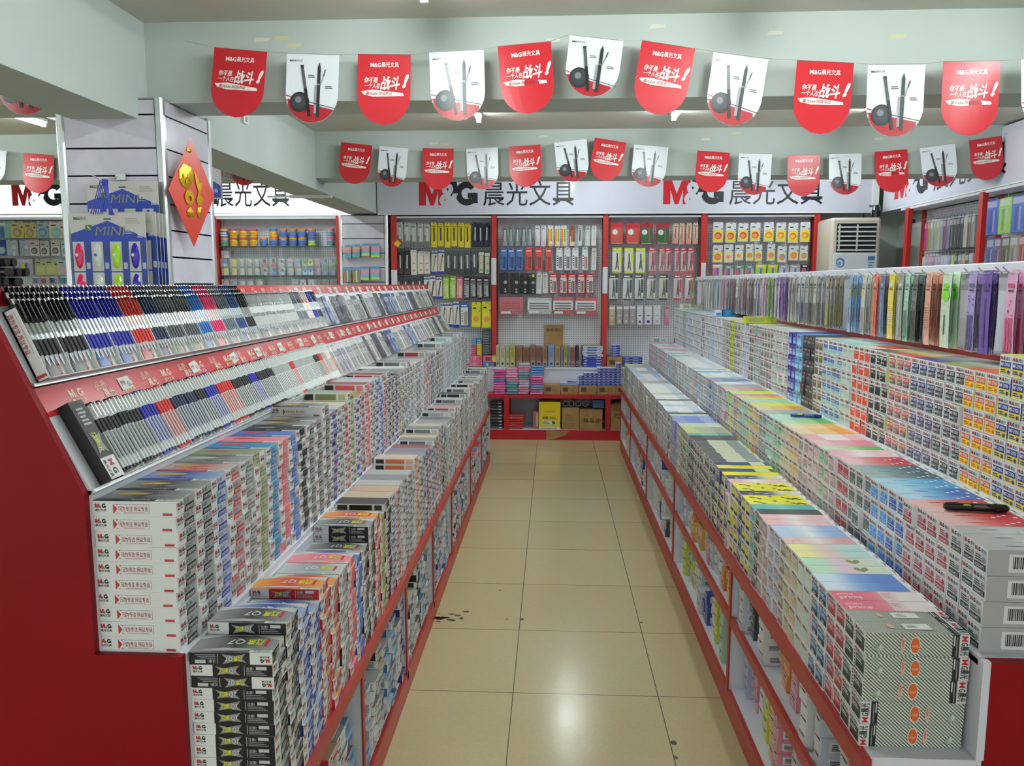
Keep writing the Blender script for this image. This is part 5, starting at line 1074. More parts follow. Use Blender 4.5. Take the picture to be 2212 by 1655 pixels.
YC, BC = ('#e4c81e','#c84c7c','#d88c3c'), ('#6c8cc8','#e08c3c','#4c6cb4')
for i, (p, c, n) in enumerate(((275, ('#7c6cb0','#dc9c34','#5cac4c'), 'purple and green'), (425, YC, 'yellow'), (585, YC, 'yellow'), (750, YC, 'yellow'), (918, BC, 'blue'), (1080, BC, 'blue'), (1245, BC, 'blue'), (1402, BC, 'blue'), (1555, BC, 'blue'), (1715, ('#6c8cc8','#6c6ca4','#d0e02c'), 'blue and lime'))): tub(p, 0, c, n, i)
for i, (p, c, n) in enumerate(((270, ('#5c5cac','#e0c43c','#c8ccd0'), 'violet'), (425, YC, 'yellow'), (585, YC, 'yellow'), (750, YC, 'yellow'), (1085, ('#e08c34','#3c8cc0','#e0b43c'), 'orange'), (1245, BC, 'blue'), (1400, BC, 'blue'), (1555, BC, 'blue'), (1715, BC, 'blue'))): tub(p, 1, c, n, i)
for i, (p, c, n) in enumerate(((85, ('#a8c87c','#e0e0d8','#88b45c'), 'green'), (2020, ('#c8b8c8','#d87c9c','#4c9cb4'), 'pink speckled'))):
    for l in (0, 1): tub(p, l, c, n + (' outer' if i == 0 else ''), 10+i)
def ball(a, r, z, c, sz=1.0, n=12, o=(0,0)):
    pr = [(r*math.sin(math.pi*k/8), z+r*sz*(1-math.cos(math.pi*k/8)), c) for k in range(9)]; pr[0] = (.0005, pr[0][1], c); pr[-1] = (.0005, pr[-1][1], c)
    a.lathe(pr, n, (o[0], o[1], 0))
def toy(p, z, w_, h_, body, base, nm, pos, shape):
    P = on_shelf(p, z, 8.89); t = empty('toy_sharpener', f'{nm} toy sharpener box, {pos}', 'toy', P, group='boxed toy sharpeners on the glass shelves')
    a = MB(); a.bbox(-w_/2, w_/2, -w_/2, w_/2, 0, h_, W1, CLEAR, .004); ob('clear_box', a, t)
    a = MB(); r = w_*.42
    if shape == 0: ball(a, r, h_*.22, H(body)); a.lathe([(.001,.004,H(base)),(r*.9,.004,H(base)),(r*.98,h_*.4,H(base)),(r*.6,h_*.42,H(base))], 12)
    elif shape == 1: ball(a, r*.85, h_*.42, H('#d8dad8')); ball(a, r*.62, h_*.46, H(body), o=(0, -r*.32)); a.lathe([(.001,.004,H(base)),(r*.5,.004,H(base)),(r*.6,h_*.3,H(base)),(r*.35,h_*.46,H(base))], 12); a.rod((r*.5,0,h_*.3), (r*.95,0,h_*.4), r*.16, col=H(base)); a.rod((-r*.5,0,h_*.3), (-r*.95,0,h_*.4), r*.16, col=H(base))
    elif shape == 2: a.bbox(-r, r, -r*.9, r*.9, .004, h_*.62, H(body), GLOSS, .006); a.bbox(-r, r, -r*.9, r*.9, h_*.62, h_*.95, H(base), GLOSS, .006); Pl(a, (0, -r*.9, 0), (1,0,0), (0,0,1)).ell(0, h_*.5, r*.35, r*.35, INK, 2, 10)
    else: a.lathe([(.001,.004,H(base)),(r*.95,.004,H(base)),(r*.9,h_*.25,H(base)),(r*.5,h_*.45,H(body)),(r*.5,h_*.55,H(body)),(r*.55,h_*.8,H(body)),(r*.3,h_*.93,H(body)),(.001,h_*.94,H(body))], 12)
    if shape == 0: Pl(a, (0, -r*1.0, h_*.55), (1,0,0), (0,0,1)).ell(0, 0, r*.12, r*.1, INK, 2, 8)
    ob('sharpener_body', a, t)
r2 = [(275, '#e8d82c','#dcdc8c','yellow',0), (418,'#e8d82c','#dcdc8c','yellow',0), (545,'#e0d4b8','#d4d4c8','cream',0), (672,'#d8ccb0','#c8c8bc','cream',0), (790,'#e0d4b8','#a8bcd0','cream',0), (925,'#3c4044','#d0d4d4','white with dark dome',1), (1070,'#2c4c94','#3c6cc0','blue',3), (1215,'#3c4044','#d0d4d4','white with dark dome',1), (1355,'#d8d0b0','#c8d0d0','ivory',0), (1485,'#d8d0b0','#b8c8d8','ivory',0), (1597,'#9cc8e0','#2c7cc0','pale blue block',2), (1685,'#9cc8e0','#2c7cc0','pale blue block',2), (1805,'#d8a4c0','#c87ca4','pink',3), (1925,'#2c7cc0','#3c8ccc','bright blue',3), (2050,'#2c7cc0','#3c8ccc','bright blue',3)]
for i, (p, b, s, n, sh) in enumerate(r2): toy(p, zs2, .078, .098, b, s, n, f'{nth(i)} along the bottom layer, lower glass shelf', sh)
r3 = [(262,'#2c74c0','#a8ccd8','blue',0), (415,'#e8d82c','#dcdc8c','yellow',0), (545,'#dcd8c8','#a8bcd0','white',0), (672,'#dcd8c8','#a8bcd0','white',0), (790,'#dcd8c8','#a8bcd0','white',0), (915,'#4c2c2c','#c83c44','red with dark dome',3), (1065,'#4c2c2c','#c83c44','red with dark dome',3), (1215,'#3c4044','#d0d4d4','white with dark dome',1), (1350,'#e0a0b4','#b8c8d8','pink',0), (1478,'#7cacd0','#b8c8d8','pale blue',0), (1597,'#8cc43c','#4ca43c','green block',2), (1685,'#d8c48c','#c8b45c','cream block',2), (1800,'#d8a4c0','#c87ca4','pink',3), (1925,'#2c7cc0','#5cac5c','bright blue',3), (2050,'#2c7cc0','#5cac5c','bright blue',3)]
for i, (p, b, s, n, sh) in enumerate(r3): toy(p, zs2+.0985, .078, .094, b, s, n, f'{nth(i)} along the upper layer, lower glass shelf', sh)
toy(290, zs2+.194, .085, .085, '#b48cc8', '#d8d8c8', 'lilac', 'alone on top of the stack on the lower glass shelf', 0)
for l in (0, 1): toy(100, zs2+l*.1, .06, .095, '#d89098', '#c87880', 'rosy', f'{("lower", "upper")[l]} of two beside the aluminium trim', 3)
zs3 = zv(624)
mb_ = MB(); mb_.box(-3.8, -2.4, YF+.005, YB, zs3-.008, zs3, W1, GLASS); ob('glass_shelf', mb_, bayE)
for i, (p, b, s, n, sh) in enumerate(((275,'#d89cbc','#c88cb0','pink dome',0), (415,'#b4a0d0','#a48cc4','lilac dome',0), (550,'#d0d4d4','#c0c4c4','clear white',0), (680,'#d0d4d4','#c0c4c4','clear white',0), (830,'#d0d4d4','#c0c4c4','clear white',0), (1430,'#c4c8c8','#8c9092','silver',3), (1555,'#dcdee0','#b8bcbc','white block',2), (1690,'#dcdee0','#b8bcbc','white block',2), (1805,'#3c4248','#2c3036','black',3), (1930,'#3c4248','#2c3036','black',3), (2060,'#3c4248','#2c3036','black',3))): toy(p, zs3, .082, .11, b, s, n, f'{nth(i)} along the lowest glass shelf', sh)
# ------------------------------------------------------------------ goods on the red counter
t4 = lambda p, q: (1040+p/6.13, 690+q/6.13)
def X4(p, y): return at(t4(p, 0)[0], 800, y=y).x
def Z4(q, y): return at(1200, t4(0, q)[1], y=y).z
EC = dict(m=('#d8409c','magenta'), p=('#e48cb4','pink'), t=('#3c98a8','teal'), b=('#2c78c0','blue'), c=('#9cc0d0','clear blue'), x=('#7c7c9c','purple grey'))
for ci, (p0, p1, stack) in enumerate(((165, 325, 'mmmmmbmmmm'), (335, 490, 'tttttpppppp'), (487, 640, 'ppppcptttpppc'), (650, 830, 'mxxbmmmmbbbb'))):
    x0, x1 = X4(p0, 8.6), X4(p1, 8.6); z = .501
    for j, k in enumerate(stack):
        hh = .0265; a = MB(); c = H(EC[k][0]); a.bbox(-(x1-x0)/2+.002, (x1-x0)/2-.002, -.07, .07, 0, hh-.001, c, FILM, .006)
        pl = Pl(a, (-(x1-x0)/2, -.07, 0), (1,0,0), (0,0,1), x1-x0, hh, FILM); pl.rel(.05, .35, .95, .55, tuple(q*.6+.3 for q in c[:3])+(1,)); pl.rel(.1, .1, .5, .25, tuple(q*.5 for q in c[:3])+(1,))
        o = ob('wrapped_pack', a, None, ((x0+x1)/2+R.uniform(-.008, .008), 8.605+R.uniform(-.012, .012), z), (0,0,R.uniform(-.06, .06))); z += hh
        tag(o, f'{EC[k][1]} wrapped pack, {nth(j)} up in the {nth(ci)} stack on the red counter', 'pack', 'wrapped pink and blue packs on the red counter')
def cart(name, label, cat, p0, p1, q0, q1, y, d, col, m=CARD, group=None, art=None, zb=None):
    z0 = Z4(q1, y) if zb is None else zb
    return carton(name, label, cat, (X4(p0, y), X4(p1, y), y, y+d, z0, Z4(q0, y)), col, group, None, m, art)
for i, (p0, p1) in enumerate(((825, 1048), (1055, 1285), (1292, 1530), (1537, 1780), (1786, 2010))):
    cart('brown_carton', f'low brown carton, {nth(i)} in the row on the red counter', 'carton', p0, p1, 872, 990, 8.56, .17, '#a08050', KRAFT, 'brown cartons along the red counter', lambda pl: (pl.rel(.12, .3, .42, .75, H('#4c3c28')), pl.lines(pl.w*.5, pl.h*.35, pl.w*.35, pl.h*.3, 3, H('#7c6440'))), zb=.501)
zc = Z4(872, 8.56) + .001
bl = '#2c3c9c'
def blue(label, p0, z, n, w_=.052, y=8.57, d=.14, h=.027):
    for j in range(n):
        x = X4(p0, y); a = MB(); a.box(0, w_, 0, d, 0, h-.0008, H('#d0d4e0'), front=H(bl)); pl = Pl(a, (0,0,0), (1,0,0), (0,0,1), w_, h); pl.rel(0, .82, 1, 1, H('#b8c0dc')); pl.rel(.15, .4, .6, .6, H('#c4cce4'))
        tag(ob('blue_box', a, None, (x+R.uniform(-.002, .002), y, z+j*h)), f'small blue box, {nth(j)} up in {label}', 'box', 'small blue boxes on the counter cartons')
for i, (p, n) in enumerate(((1292, 4), (1358, 5), (1417, 5), (1476, 5), (1537, 7), (1599, 7), (1661, 7), (1722, 7), (1786, 9))): blue(f'the {nth(i)} pile on the brown cartons', p, zc, n, .049)
a = MB(); a.box(0, .21, 0, .14, 0, .022, H('#c4cce4'), front=H('#8c98cc')); tag(ob('blue_box', a, None, (X4(1050, 8.57), 8.57, zc)), 'flat pale blue box beside the piles on the brown cartons', 'box')
a = MB(); a.box(0, .10, 0, .05, 0, .014, H('#3c4ca8')); tag(ob('blue_box', a, None, (X4(1140, 8.60), 8.62, zc+.0225), (0, .12, -.2)), 'small blue box lying askew on the flat pale blue box', 'box')
# the shelf above the riser
zs = .776
books = [(195,240,'#b8b48c'),(243,316,'#bcb898'),(320,370,'#b4b488'),(373,450,'#b0ac5c'),(456,546,'#8c6448'),(550,640,'#86583e'),(644,720,'#8c604c'),(723,801,'#835340'),(804,876,'#8f6a50'),(881,966,'#7c94c0'),(970,1046,'#a48458'),(1050,1086,'#6c74a4'),(1088,1142,'#9c9434'),(1146,1180,'#848488'),(1184,1240,'#98505c'),(1243,1290,'#2c2a28')]
BN = ['sage patterned']*3 + ['olive'] + ['brown']*5 + ['pale blue', 'tan', 'slate blue', 'mustard', 'grey', 'dusky red', 'black']
for i, (p0, p1, c) in enumerate(books):
    x0, x1 = X4(p0, 8.80), X4(p1, 8.80); h_ = Z4(345, 8.8)-zs-.012*(i % 3); a = MB(); a.bbox(0, x1-x0-.002, 0, .16, 0, h_, H(c), CARD, .003); pl = Pl(a, (0,0,0), (1,0,0), (0,0,1), x1-x0, h_)
    pl.rel(.12, .05, .88, .3, tuple(q*.55+.2 for q in H(c)[:3])+(1,)); pl.rel(.2, .45, .8, .9, tuple(q*.75 for q in H(c)[:3])+(1,)); pl.rel(.3, .1, .7, .2, INK, 2)
    tag(ob('notebook_box', a, None, (x0, 8.79, zs)), f'upright {BN[i]} box, {nth(i)} in the row on the shelf above the red counter', 'box', 'upright boxes on the shelf above the red counter')
mg = lambda x, y, s: (lambda pl: (pl.logo(pl.w*x, pl.h*y, pl.h*s, H('#4c3c28'), H('#4c3c28'), sub=False, cn=H('#5c4a30'))))
cart('brown_carton', 'upright brown carton standing behind the row of upright boxes', 'carton', 835, 1078, 72, 345, 8.955, .04, '#a08050', KRAFT, None, lambda pl: (mg(.1, .84, .07)(pl), pl.rel(.25, .15, .48, .35, H('#4c3c28')), pl.lines(pl.w*.52, pl.h*.18, pl.w*.3, pl.h*.18, 3, H('#7c6440'))), zb=zs)
cart('brown_carton', 'brown carton behind the flat white and blue boxes', 'carton', 1322, 1560, 340, 600, 8.91, .08, '#a08050', KRAFT, None, mg(.15, .78, .10), zb=zs)
for j in range(8):
    x0 = X4(1342, 8.79); a = MB(); w_ = X4(1598, 8.79)-x0; a.box(0, w_, 0, .11, 0, .0285, H('#d0d8d4') if j > 3 else H('#2c3c9c')); pl = Pl(a, (0,0,0), (1,0,0), (0,0,1), w_, .0285)
    pl.rel(.03, .25, .97, .75, H('#2c3c9c') if j > 3 else H('#3c4cac')); pl.rel(.05, .35, .2, .65, H('#c8d0e4'), 2); pl.rel(.7, .35, .95, .65, H('#c8d0e4'), 2)
    tag(ob('flat_box', a, None, (x0+R.uniform(-.01, .01), 8.785, zs+j*.029), (0,0,R.uniform(-.02, .02))), f'flat white and blue box, {nth(j)} up in the pile against the red post', 'box', 'flat boxes on the shelf above the red counter')
cart('brown_carton', 'low brown carton on the shelf behind the end of the refill stand', 'carton', 1662, 1868, 492, 590, 8.80, .15, '#a08050', KRAFT, None, lambda pl: pl.rel(.15, .25, .5, .7, H('#4c3c28')), zb=zs)
zq = Z4(492, 8.8)+.001
blue('the pile on the low shelf carton', 1722, zq, 5, .09, 8.81, .12, .027)
for j in range(4):
    x0 = X4(1875, 8.79); a = MB(); a.box(0, .21, 0, .12, 0, .028, H(bl)); pl = Pl(a, (0,0,0), (1,0,0), (0,0,1), .21, .029); pl.rel(0, .85, 1, 1, H('#b8c0dc')); pl.rel(.1, .4, .3, .6, H('#c4cce4')); pl.rel(.5, .4, .8, .6, H('#c4cce4'))
    tag(ob('flat_box', a, None, (x0, 8.79, zs+j*.029)), f'flat deep blue box, {nth(j)} up beside the low shelf carton', 'box', 'deep blue boxes on the shelf above the counter')
# cubbies
cart('yellow_box', 'yellow box with black lettering in the middle cubby of the red counter', 'box', 765, 1050, 1095, 1420, 8.545, .2, '#e2c81a', CARD, None, lambda pl: (pl.text('HB', pl.w*.18, pl.h*.37, pl.h*.15, INK, 2, .03), pl.lines(pl.w*.5, pl.h*.37, pl.w*.3, pl.h*.1, 2, H('#8c7c20')), pl.rel(.25, .62, .75, .67, H('#e08c50')), pl.rel(.17, .17, .8, .32, H('#d8d8d0')), pl.lines(pl.w*.2, pl.h*.2, pl.w*.3, pl.h*.1, 3, H('#5c5c58')), pl.rel(.6, .19, .76, .3, H('#6c6c68'), 2), pl.rel(0, 0, 1, .09, H('#dcdcd4')), pl.lines(pl.w*.05, pl.h*.02, pl.w*.8, pl.h*.04, 1, INK)), zb=.114)
cart('brown_carton', 'brown carton with faint print in the middle cubby', 'carton', 1072, 1300, 1172, 1425, 8.54, .28, '#a08050', KRAFT, None, lambda pl: pl.lines(pl.w*.2, pl.h*.4, pl.w*.5, pl.h*.3, 3, H('#8c7048')), zb=.114)
cart('brown_carton', 'wide brown carton with dark lettering in the middle cubby', 'carton', 1306, 1610, 1196, 1440, 8.53, .30, '#a08050', KRAFT, None, mg(.18, .38, .20), zb=.114)
cart('brown_carton', 'lower brown carton in the cubby behind the refill stand', 'carton', 1722, 1990, 1290, 1450, 8.53, .26, '#a08050', KRAFT, None, mg(.35, .86, .14), zb=.114)
zz = Z4(1290, 8.53)+.001
a = MB(); x0, x1 = X4(1712, 8.54), X4(1980, 8.54); z1 = Z4(1130, 8.54); a.box(x0, x1, 8.54, 8.78, zz, z1, W1, KRAFT, skip='u'); pl = Pl(a, (x0, 8.54, zz), (1,0,0), (0,0,1), x1-x0, z1-zz); pl.rel(.15, .5, .5, .8, H('#8c7048')); pl.rel(.55, .5, .85, .8, H('#8c7048')); pl.lines(pl.w*.2, pl.h*.1, pl.w*.6, pl.h*.2, 2, H('#4c3c28'))
a.face([(x0, 8.54, z1), (x1, 8.54, z1), (x1, 8.50, z1+.04), (x0, 8.50, z1+.02)], W1, KRAFT); a.face([(x0, 8.54, z1), (x0, 8.78, z1), (x0+.12, 8.78, z1+.05), (x0+.14, 8.56, z1+.04)], W1, KRAFT); tag(ob('brown_carton', a), 'open brown carton with raised flaps on top in the cubby', 'carton')
for j in range(6):
    a = MB(); a.bbox(-.09, .09, 0, .2, 0, .026, H('#b8282c'), FILM, .008); tag(ob('red_pouch', a, None, (X4(455, 8.6)+.004*j-.01, 8.545+.004*(j % 2), .114+.0265*j), (0, 0, R.uniform(-.1, .1))), f'red plastic pouch, {nth(j)} up in the leaning pile in the middle cubby', 'pouch', 'red pouches in the counter cubby')
for j in range(9):
    a = MB(); a.bbox(-.075, .075, 0, .18, 0, .032, H('#26282c') if j % 3 else H('#44464c'), FILM, .009); pl = Pl(a, (-.075, 0, 0), (1,0,0), (0,0,1), .15, .032, FILM); pl.rel(.65, .3, .85, .6, H('#c4c8c8'))
    tag(ob('black_pouch', a, None, (X4(205, 8.6)+R.uniform(-.006, .006), 8.545, .114+.0335*j), (0,0,R.uniform(-.06, .06))), f'black plastic pouch, {nth(j)} up in the cubby by the pen stand', 'pouch', 'black pouches in the counter cubby')
for j in range(4):
    a = MB(); a.bbox(0, .13, 0, .1, 0, .022, H('#3c6ca0'), FILM, .006); tag(ob('blue_pack', a, None, (X4(1475, 8.6), 8.6, Z4(1190, 8.53)+.004+.0225*j)), f'blue wrapped pack, {nth(j)} up on the wide carton in the cubby', 'pack', 'blue packs in the counter cubby')
cart('small_box', 'pale red and white box beside the yellow box in the cubby', 'box', 685, 760, 1220, 1395, 8.60, .12, '#b86860', CARD, None, lambda pl: pl.rel(.5, .1, .95, .9, H('#c8b8a8')), zb=.114)
for j in range(4):
    t_ = empty('tape_ring', f'clear tape roll, {nth(j)} along the top of the cartons in the cubby', 'tape', (X4((1120, 1195, 1285, 1380)[j], 8.62), 8.60, Z4(1172, 8.54)+.003), group='clear tape rolls in the counter cubby'); a = MB()
    for s in range(16):
        t0, t1 = 2*math.pi*s/16, 2*math.pi*(s+1)/16
        for r0, r1 in ((.036, .036), (.022, .022)): a.face([(r0*math.cos(t0), 0, .037+r0*math.sin(t0)), (r0*math.cos(t1), 0, .037+r0*math.sin(t1)), (r0*math.cos(t1), .03, .037+r0*math.sin(t1)), (r0*math.cos(t0), .03, .037+r0*math.sin(t0))], H('#4a4c4c'), GLOSS, True)
        for yy in (0, .03): a.face([(.036*math.cos(t0), yy, .037+.036*math.sin(t0)), (.036*math.cos(t1), yy, .037+.036*math.sin(t1)), (.022*math.cos(t1), yy, .037+.022*math.sin(t1)), (.022*math.cos(t0), yy, .037+.022*math.sin(t0))], H('#5c5e5e'), GLOSS)
    ob('ring', a, t_)
# heap by the end of the pen stand
tA = lambda p, q: (760+p/6.366, 560+q/6.366)
def XA(p, y): return at(tA(p, 0)[0], 760, y=y).x
def ZA(q, y): return at(1000, tA(0, q)[1], y=y).z
def heap(label, p0, p1, n, z, h, cols, y, d, grp, name='small_box', art=None):
    for j in range(n):
        x0, x1 = XA(p0, y), XA(p1, y); a = MB(); c = cols[j % len(cols)]; a.bbox(0, x1-x0-.002, 0, d, 0, h-.001, H(c), CARD, .002); pl = Pl(a, (0,0,0), (1,0,0), (0,0,1), x1-x0, h)
        if art: art(pl)
        else: pl.rel(.08, .3, .7, .6, tuple(q*.6+.25 for q in H(c)[:3])+(1,))
        tag(ob(name, a, None, (x0, y, z+j*h), (0,0,R.uniform(-.02, .02))), f'{label}, {nth(j)} up in its pile by the pen stand', 'box', grp)
ring = lambda c: (lambda pl: (pl.ell(pl.w*.4, pl.h*.5, pl.h*.3, pl.h*.3, H('#e0b08c'), 1, 12), pl.ell(pl.w*.4, pl.h*.48, pl.h*.16, pl.h*.16, H(c), 2, 10), pl.rel(.72, .25, .9, .75, H('#d84c4c'))))
heap('big pink box with ring', 1622, 1790, 2, .776, ZA(1325, 8.79)*.5-.388, ['#dc6c94'], 8.79, .16, 'pink boxes at the end of the pen stand', art=ring('#dc6c94'))
heap('blue box with yellow ring', 1795, 1960, 1, .776, ZA(1415, 8.79)-.776, ['#2c7cb8'], 8.785, .16, None, art=ring('#e0b83c'))
heap('pink box with dark square', 1800, 1925, 1, ZA(1415, 8.79)+.001, .075, ['#dc7494'], 8.79, .16, None, art=lambda pl: pl.rel(.3, .2, .9, .75, H('#8c2c5c')))
heap('yellow box', 1927, 1985, 1, ZA(1415, 8.79)+.001, .075, ['#e0c028'], 8.79, .16, None)
heap('small red box', 1650, 1715, 5, ZA(1325, 8.79)+.002, .0235, ['#c8485c'], 8.80, .12, 'small red boxes at the end of the pen stand')
heap('small yellow box', 1718, 1788, 5, ZA(1325, 8.79)+.002, .0265, ['#d8bc2c'], 8.80, .12, 'small yellow boxes at the end of the pen stand')
heap('small blue box above the red ones', 1655, 1715, 3, ZA(1325, 8.79)+.002+.118, .0235, ['#4c94c0'], 8.80, .12, 'small blue boxes at the end of the pen stand')
heap('small blue box above the yellow ones', 1718, 1790, 2, ZA(1325, 8.79)+.002+.133, .0235, ['#4c94c0'], 8.80, .12, 'small blue boxes at the end of the pen stand')
heap('flat grey pack', 1793, 1925, 14, ZA(1310, 8.79)+.003, .0185, ['#4c5058', '#44484f'], 8.80, .12, 'flat grey packs at the end of the pen stand', 'flat_pack')
# ------------------------------------------------------------------ hanging stationery on the side wall
t = empty('side_wall_rack', 'red-posted pegboard rack along the side wall with rows of hanging stationery', 'display shelf', (3.7, 7, 0)); t.location = (0,0,0)
a = MB(); a.box(3.72, 3.74, 2, 8.2, .5, 2.42, W1, PEG); ob('pegboard', a, t); a = MB(); a.box(3.5, 3.79, 2, 8.3, 2.43, 2.452, W1, WHT); ob('top_board', a, t)
for y in (8.12, 6.76, 5.4, 4.04):
    a = MB(); a.bbox(3.48, 3.53, y-.03, y+.03, .5, 2.44, W1, REDP, .004); a.bbox(3.70, 3.72, y+.10, y+.16, .5, 2.44, W1, REDP, .003); ob('post', a, t)
SC = [('#c83ca4','magenta'),('#b09c4c','gold'),('#a4aaa8','grey'),('#a8b0ac','silver'),('#b4bc8c','olive grey'),('#9ca4b4','blue grey'),('#7c5c74','plum'),('#8c8ca4','lavender grey'),('#4c4c5c','slate'),('#1c1e28','black'),('#22242c','black'),('#2c2e34','dark'),('#b8bcb0','pale'),('#5c5848','brown'),('#8c9490','stone')]
SC2 = [('#b8bcb8','white'),('#b48cac','pink'),('#b88ca8','pink'),('#a08098','mauve'),('#a8a0b8','lilac'),('#9890b0','violet'),('#a8acc0','pale blue'),('#b4b4c8','grey blue'),('#8c8cbc','periwinkle'),('#b4c83c','lime'),('#1c3c34','dark green'),('#7c84a4','steel'),('#b0a870','straw'),('#5c5464','plum grey'),('#a8a8ac','grey')]
SC3 = [('#4c64a0','denim blue'),('#6c5478','plum'),('#5c6454','moss'),('#8c8c88','grey'),('#a4404c','crimson'),('#b05c68','rose'),('#8c3c54','wine'),('#3c4c7c','navy')]
def side_row(y0, y1, zt, L, cols, rowname, x=3.58):
    n = len(cols)
    for i, (c, nm) in enumerate(cols):
        y = y0 + (y1-y0)*(i+.5)/n; wd = abs(y1-y0)/n*.9; a = MB(); A = H(c); a.bbox(-.02, .02, -wd/2, wd/2, -L, 0, A, FILM, .006)
        pl = Pl(a, (-.0205, wd/2, -L), (0,-1,0), (0,0,1), wd, L, FILM); pl.rel(.1, .78, .9, .95, tuple(q*.5+.3 for q in A[:3])+(1,)); pl.rel(.3, .08, .5, .7, tuple(q*.6 for q in A[:3])+(1,)); pl.rel(.6, .08, .75, .7, tuple(q*.6+.2 for q in A[:3])+(1,))
        a.rod((.0, 0, .0), (.0, 0, .03), .002, n=5, col=A); a.rod((-.06, 0, .03), (3.72-x, 0, .03), .002, n=5, m=METAL)
        tag(ob('stationery_pack', a, None, (x, y, zt), (0, 0, R.uniform(-.1, .1))), f'{nm} hanging pack, {nth(i)} in {rowname} on side wall', 'pack', f'hanging packs on the {rowname} of the side wall')
side_row(7.9, 6.98, 2.28, .27, SC, 'upper row'); side_row(7.9, 6.98, 1.96, .27, SC2, 'lower row')
side_row(6.66, 5.78, 2.36, .28, [('#2c54b4','bright blue'),('#8cbc5c','lime and white'),('#3c64b8','bright blue'),('#6c98d0','sky blue'),('#58a080','green')], 'upper row past second post', 3.5)
side_row(6.66, 5.78, 2.06, .30, SC3, 'lower row past second post', 3.52)
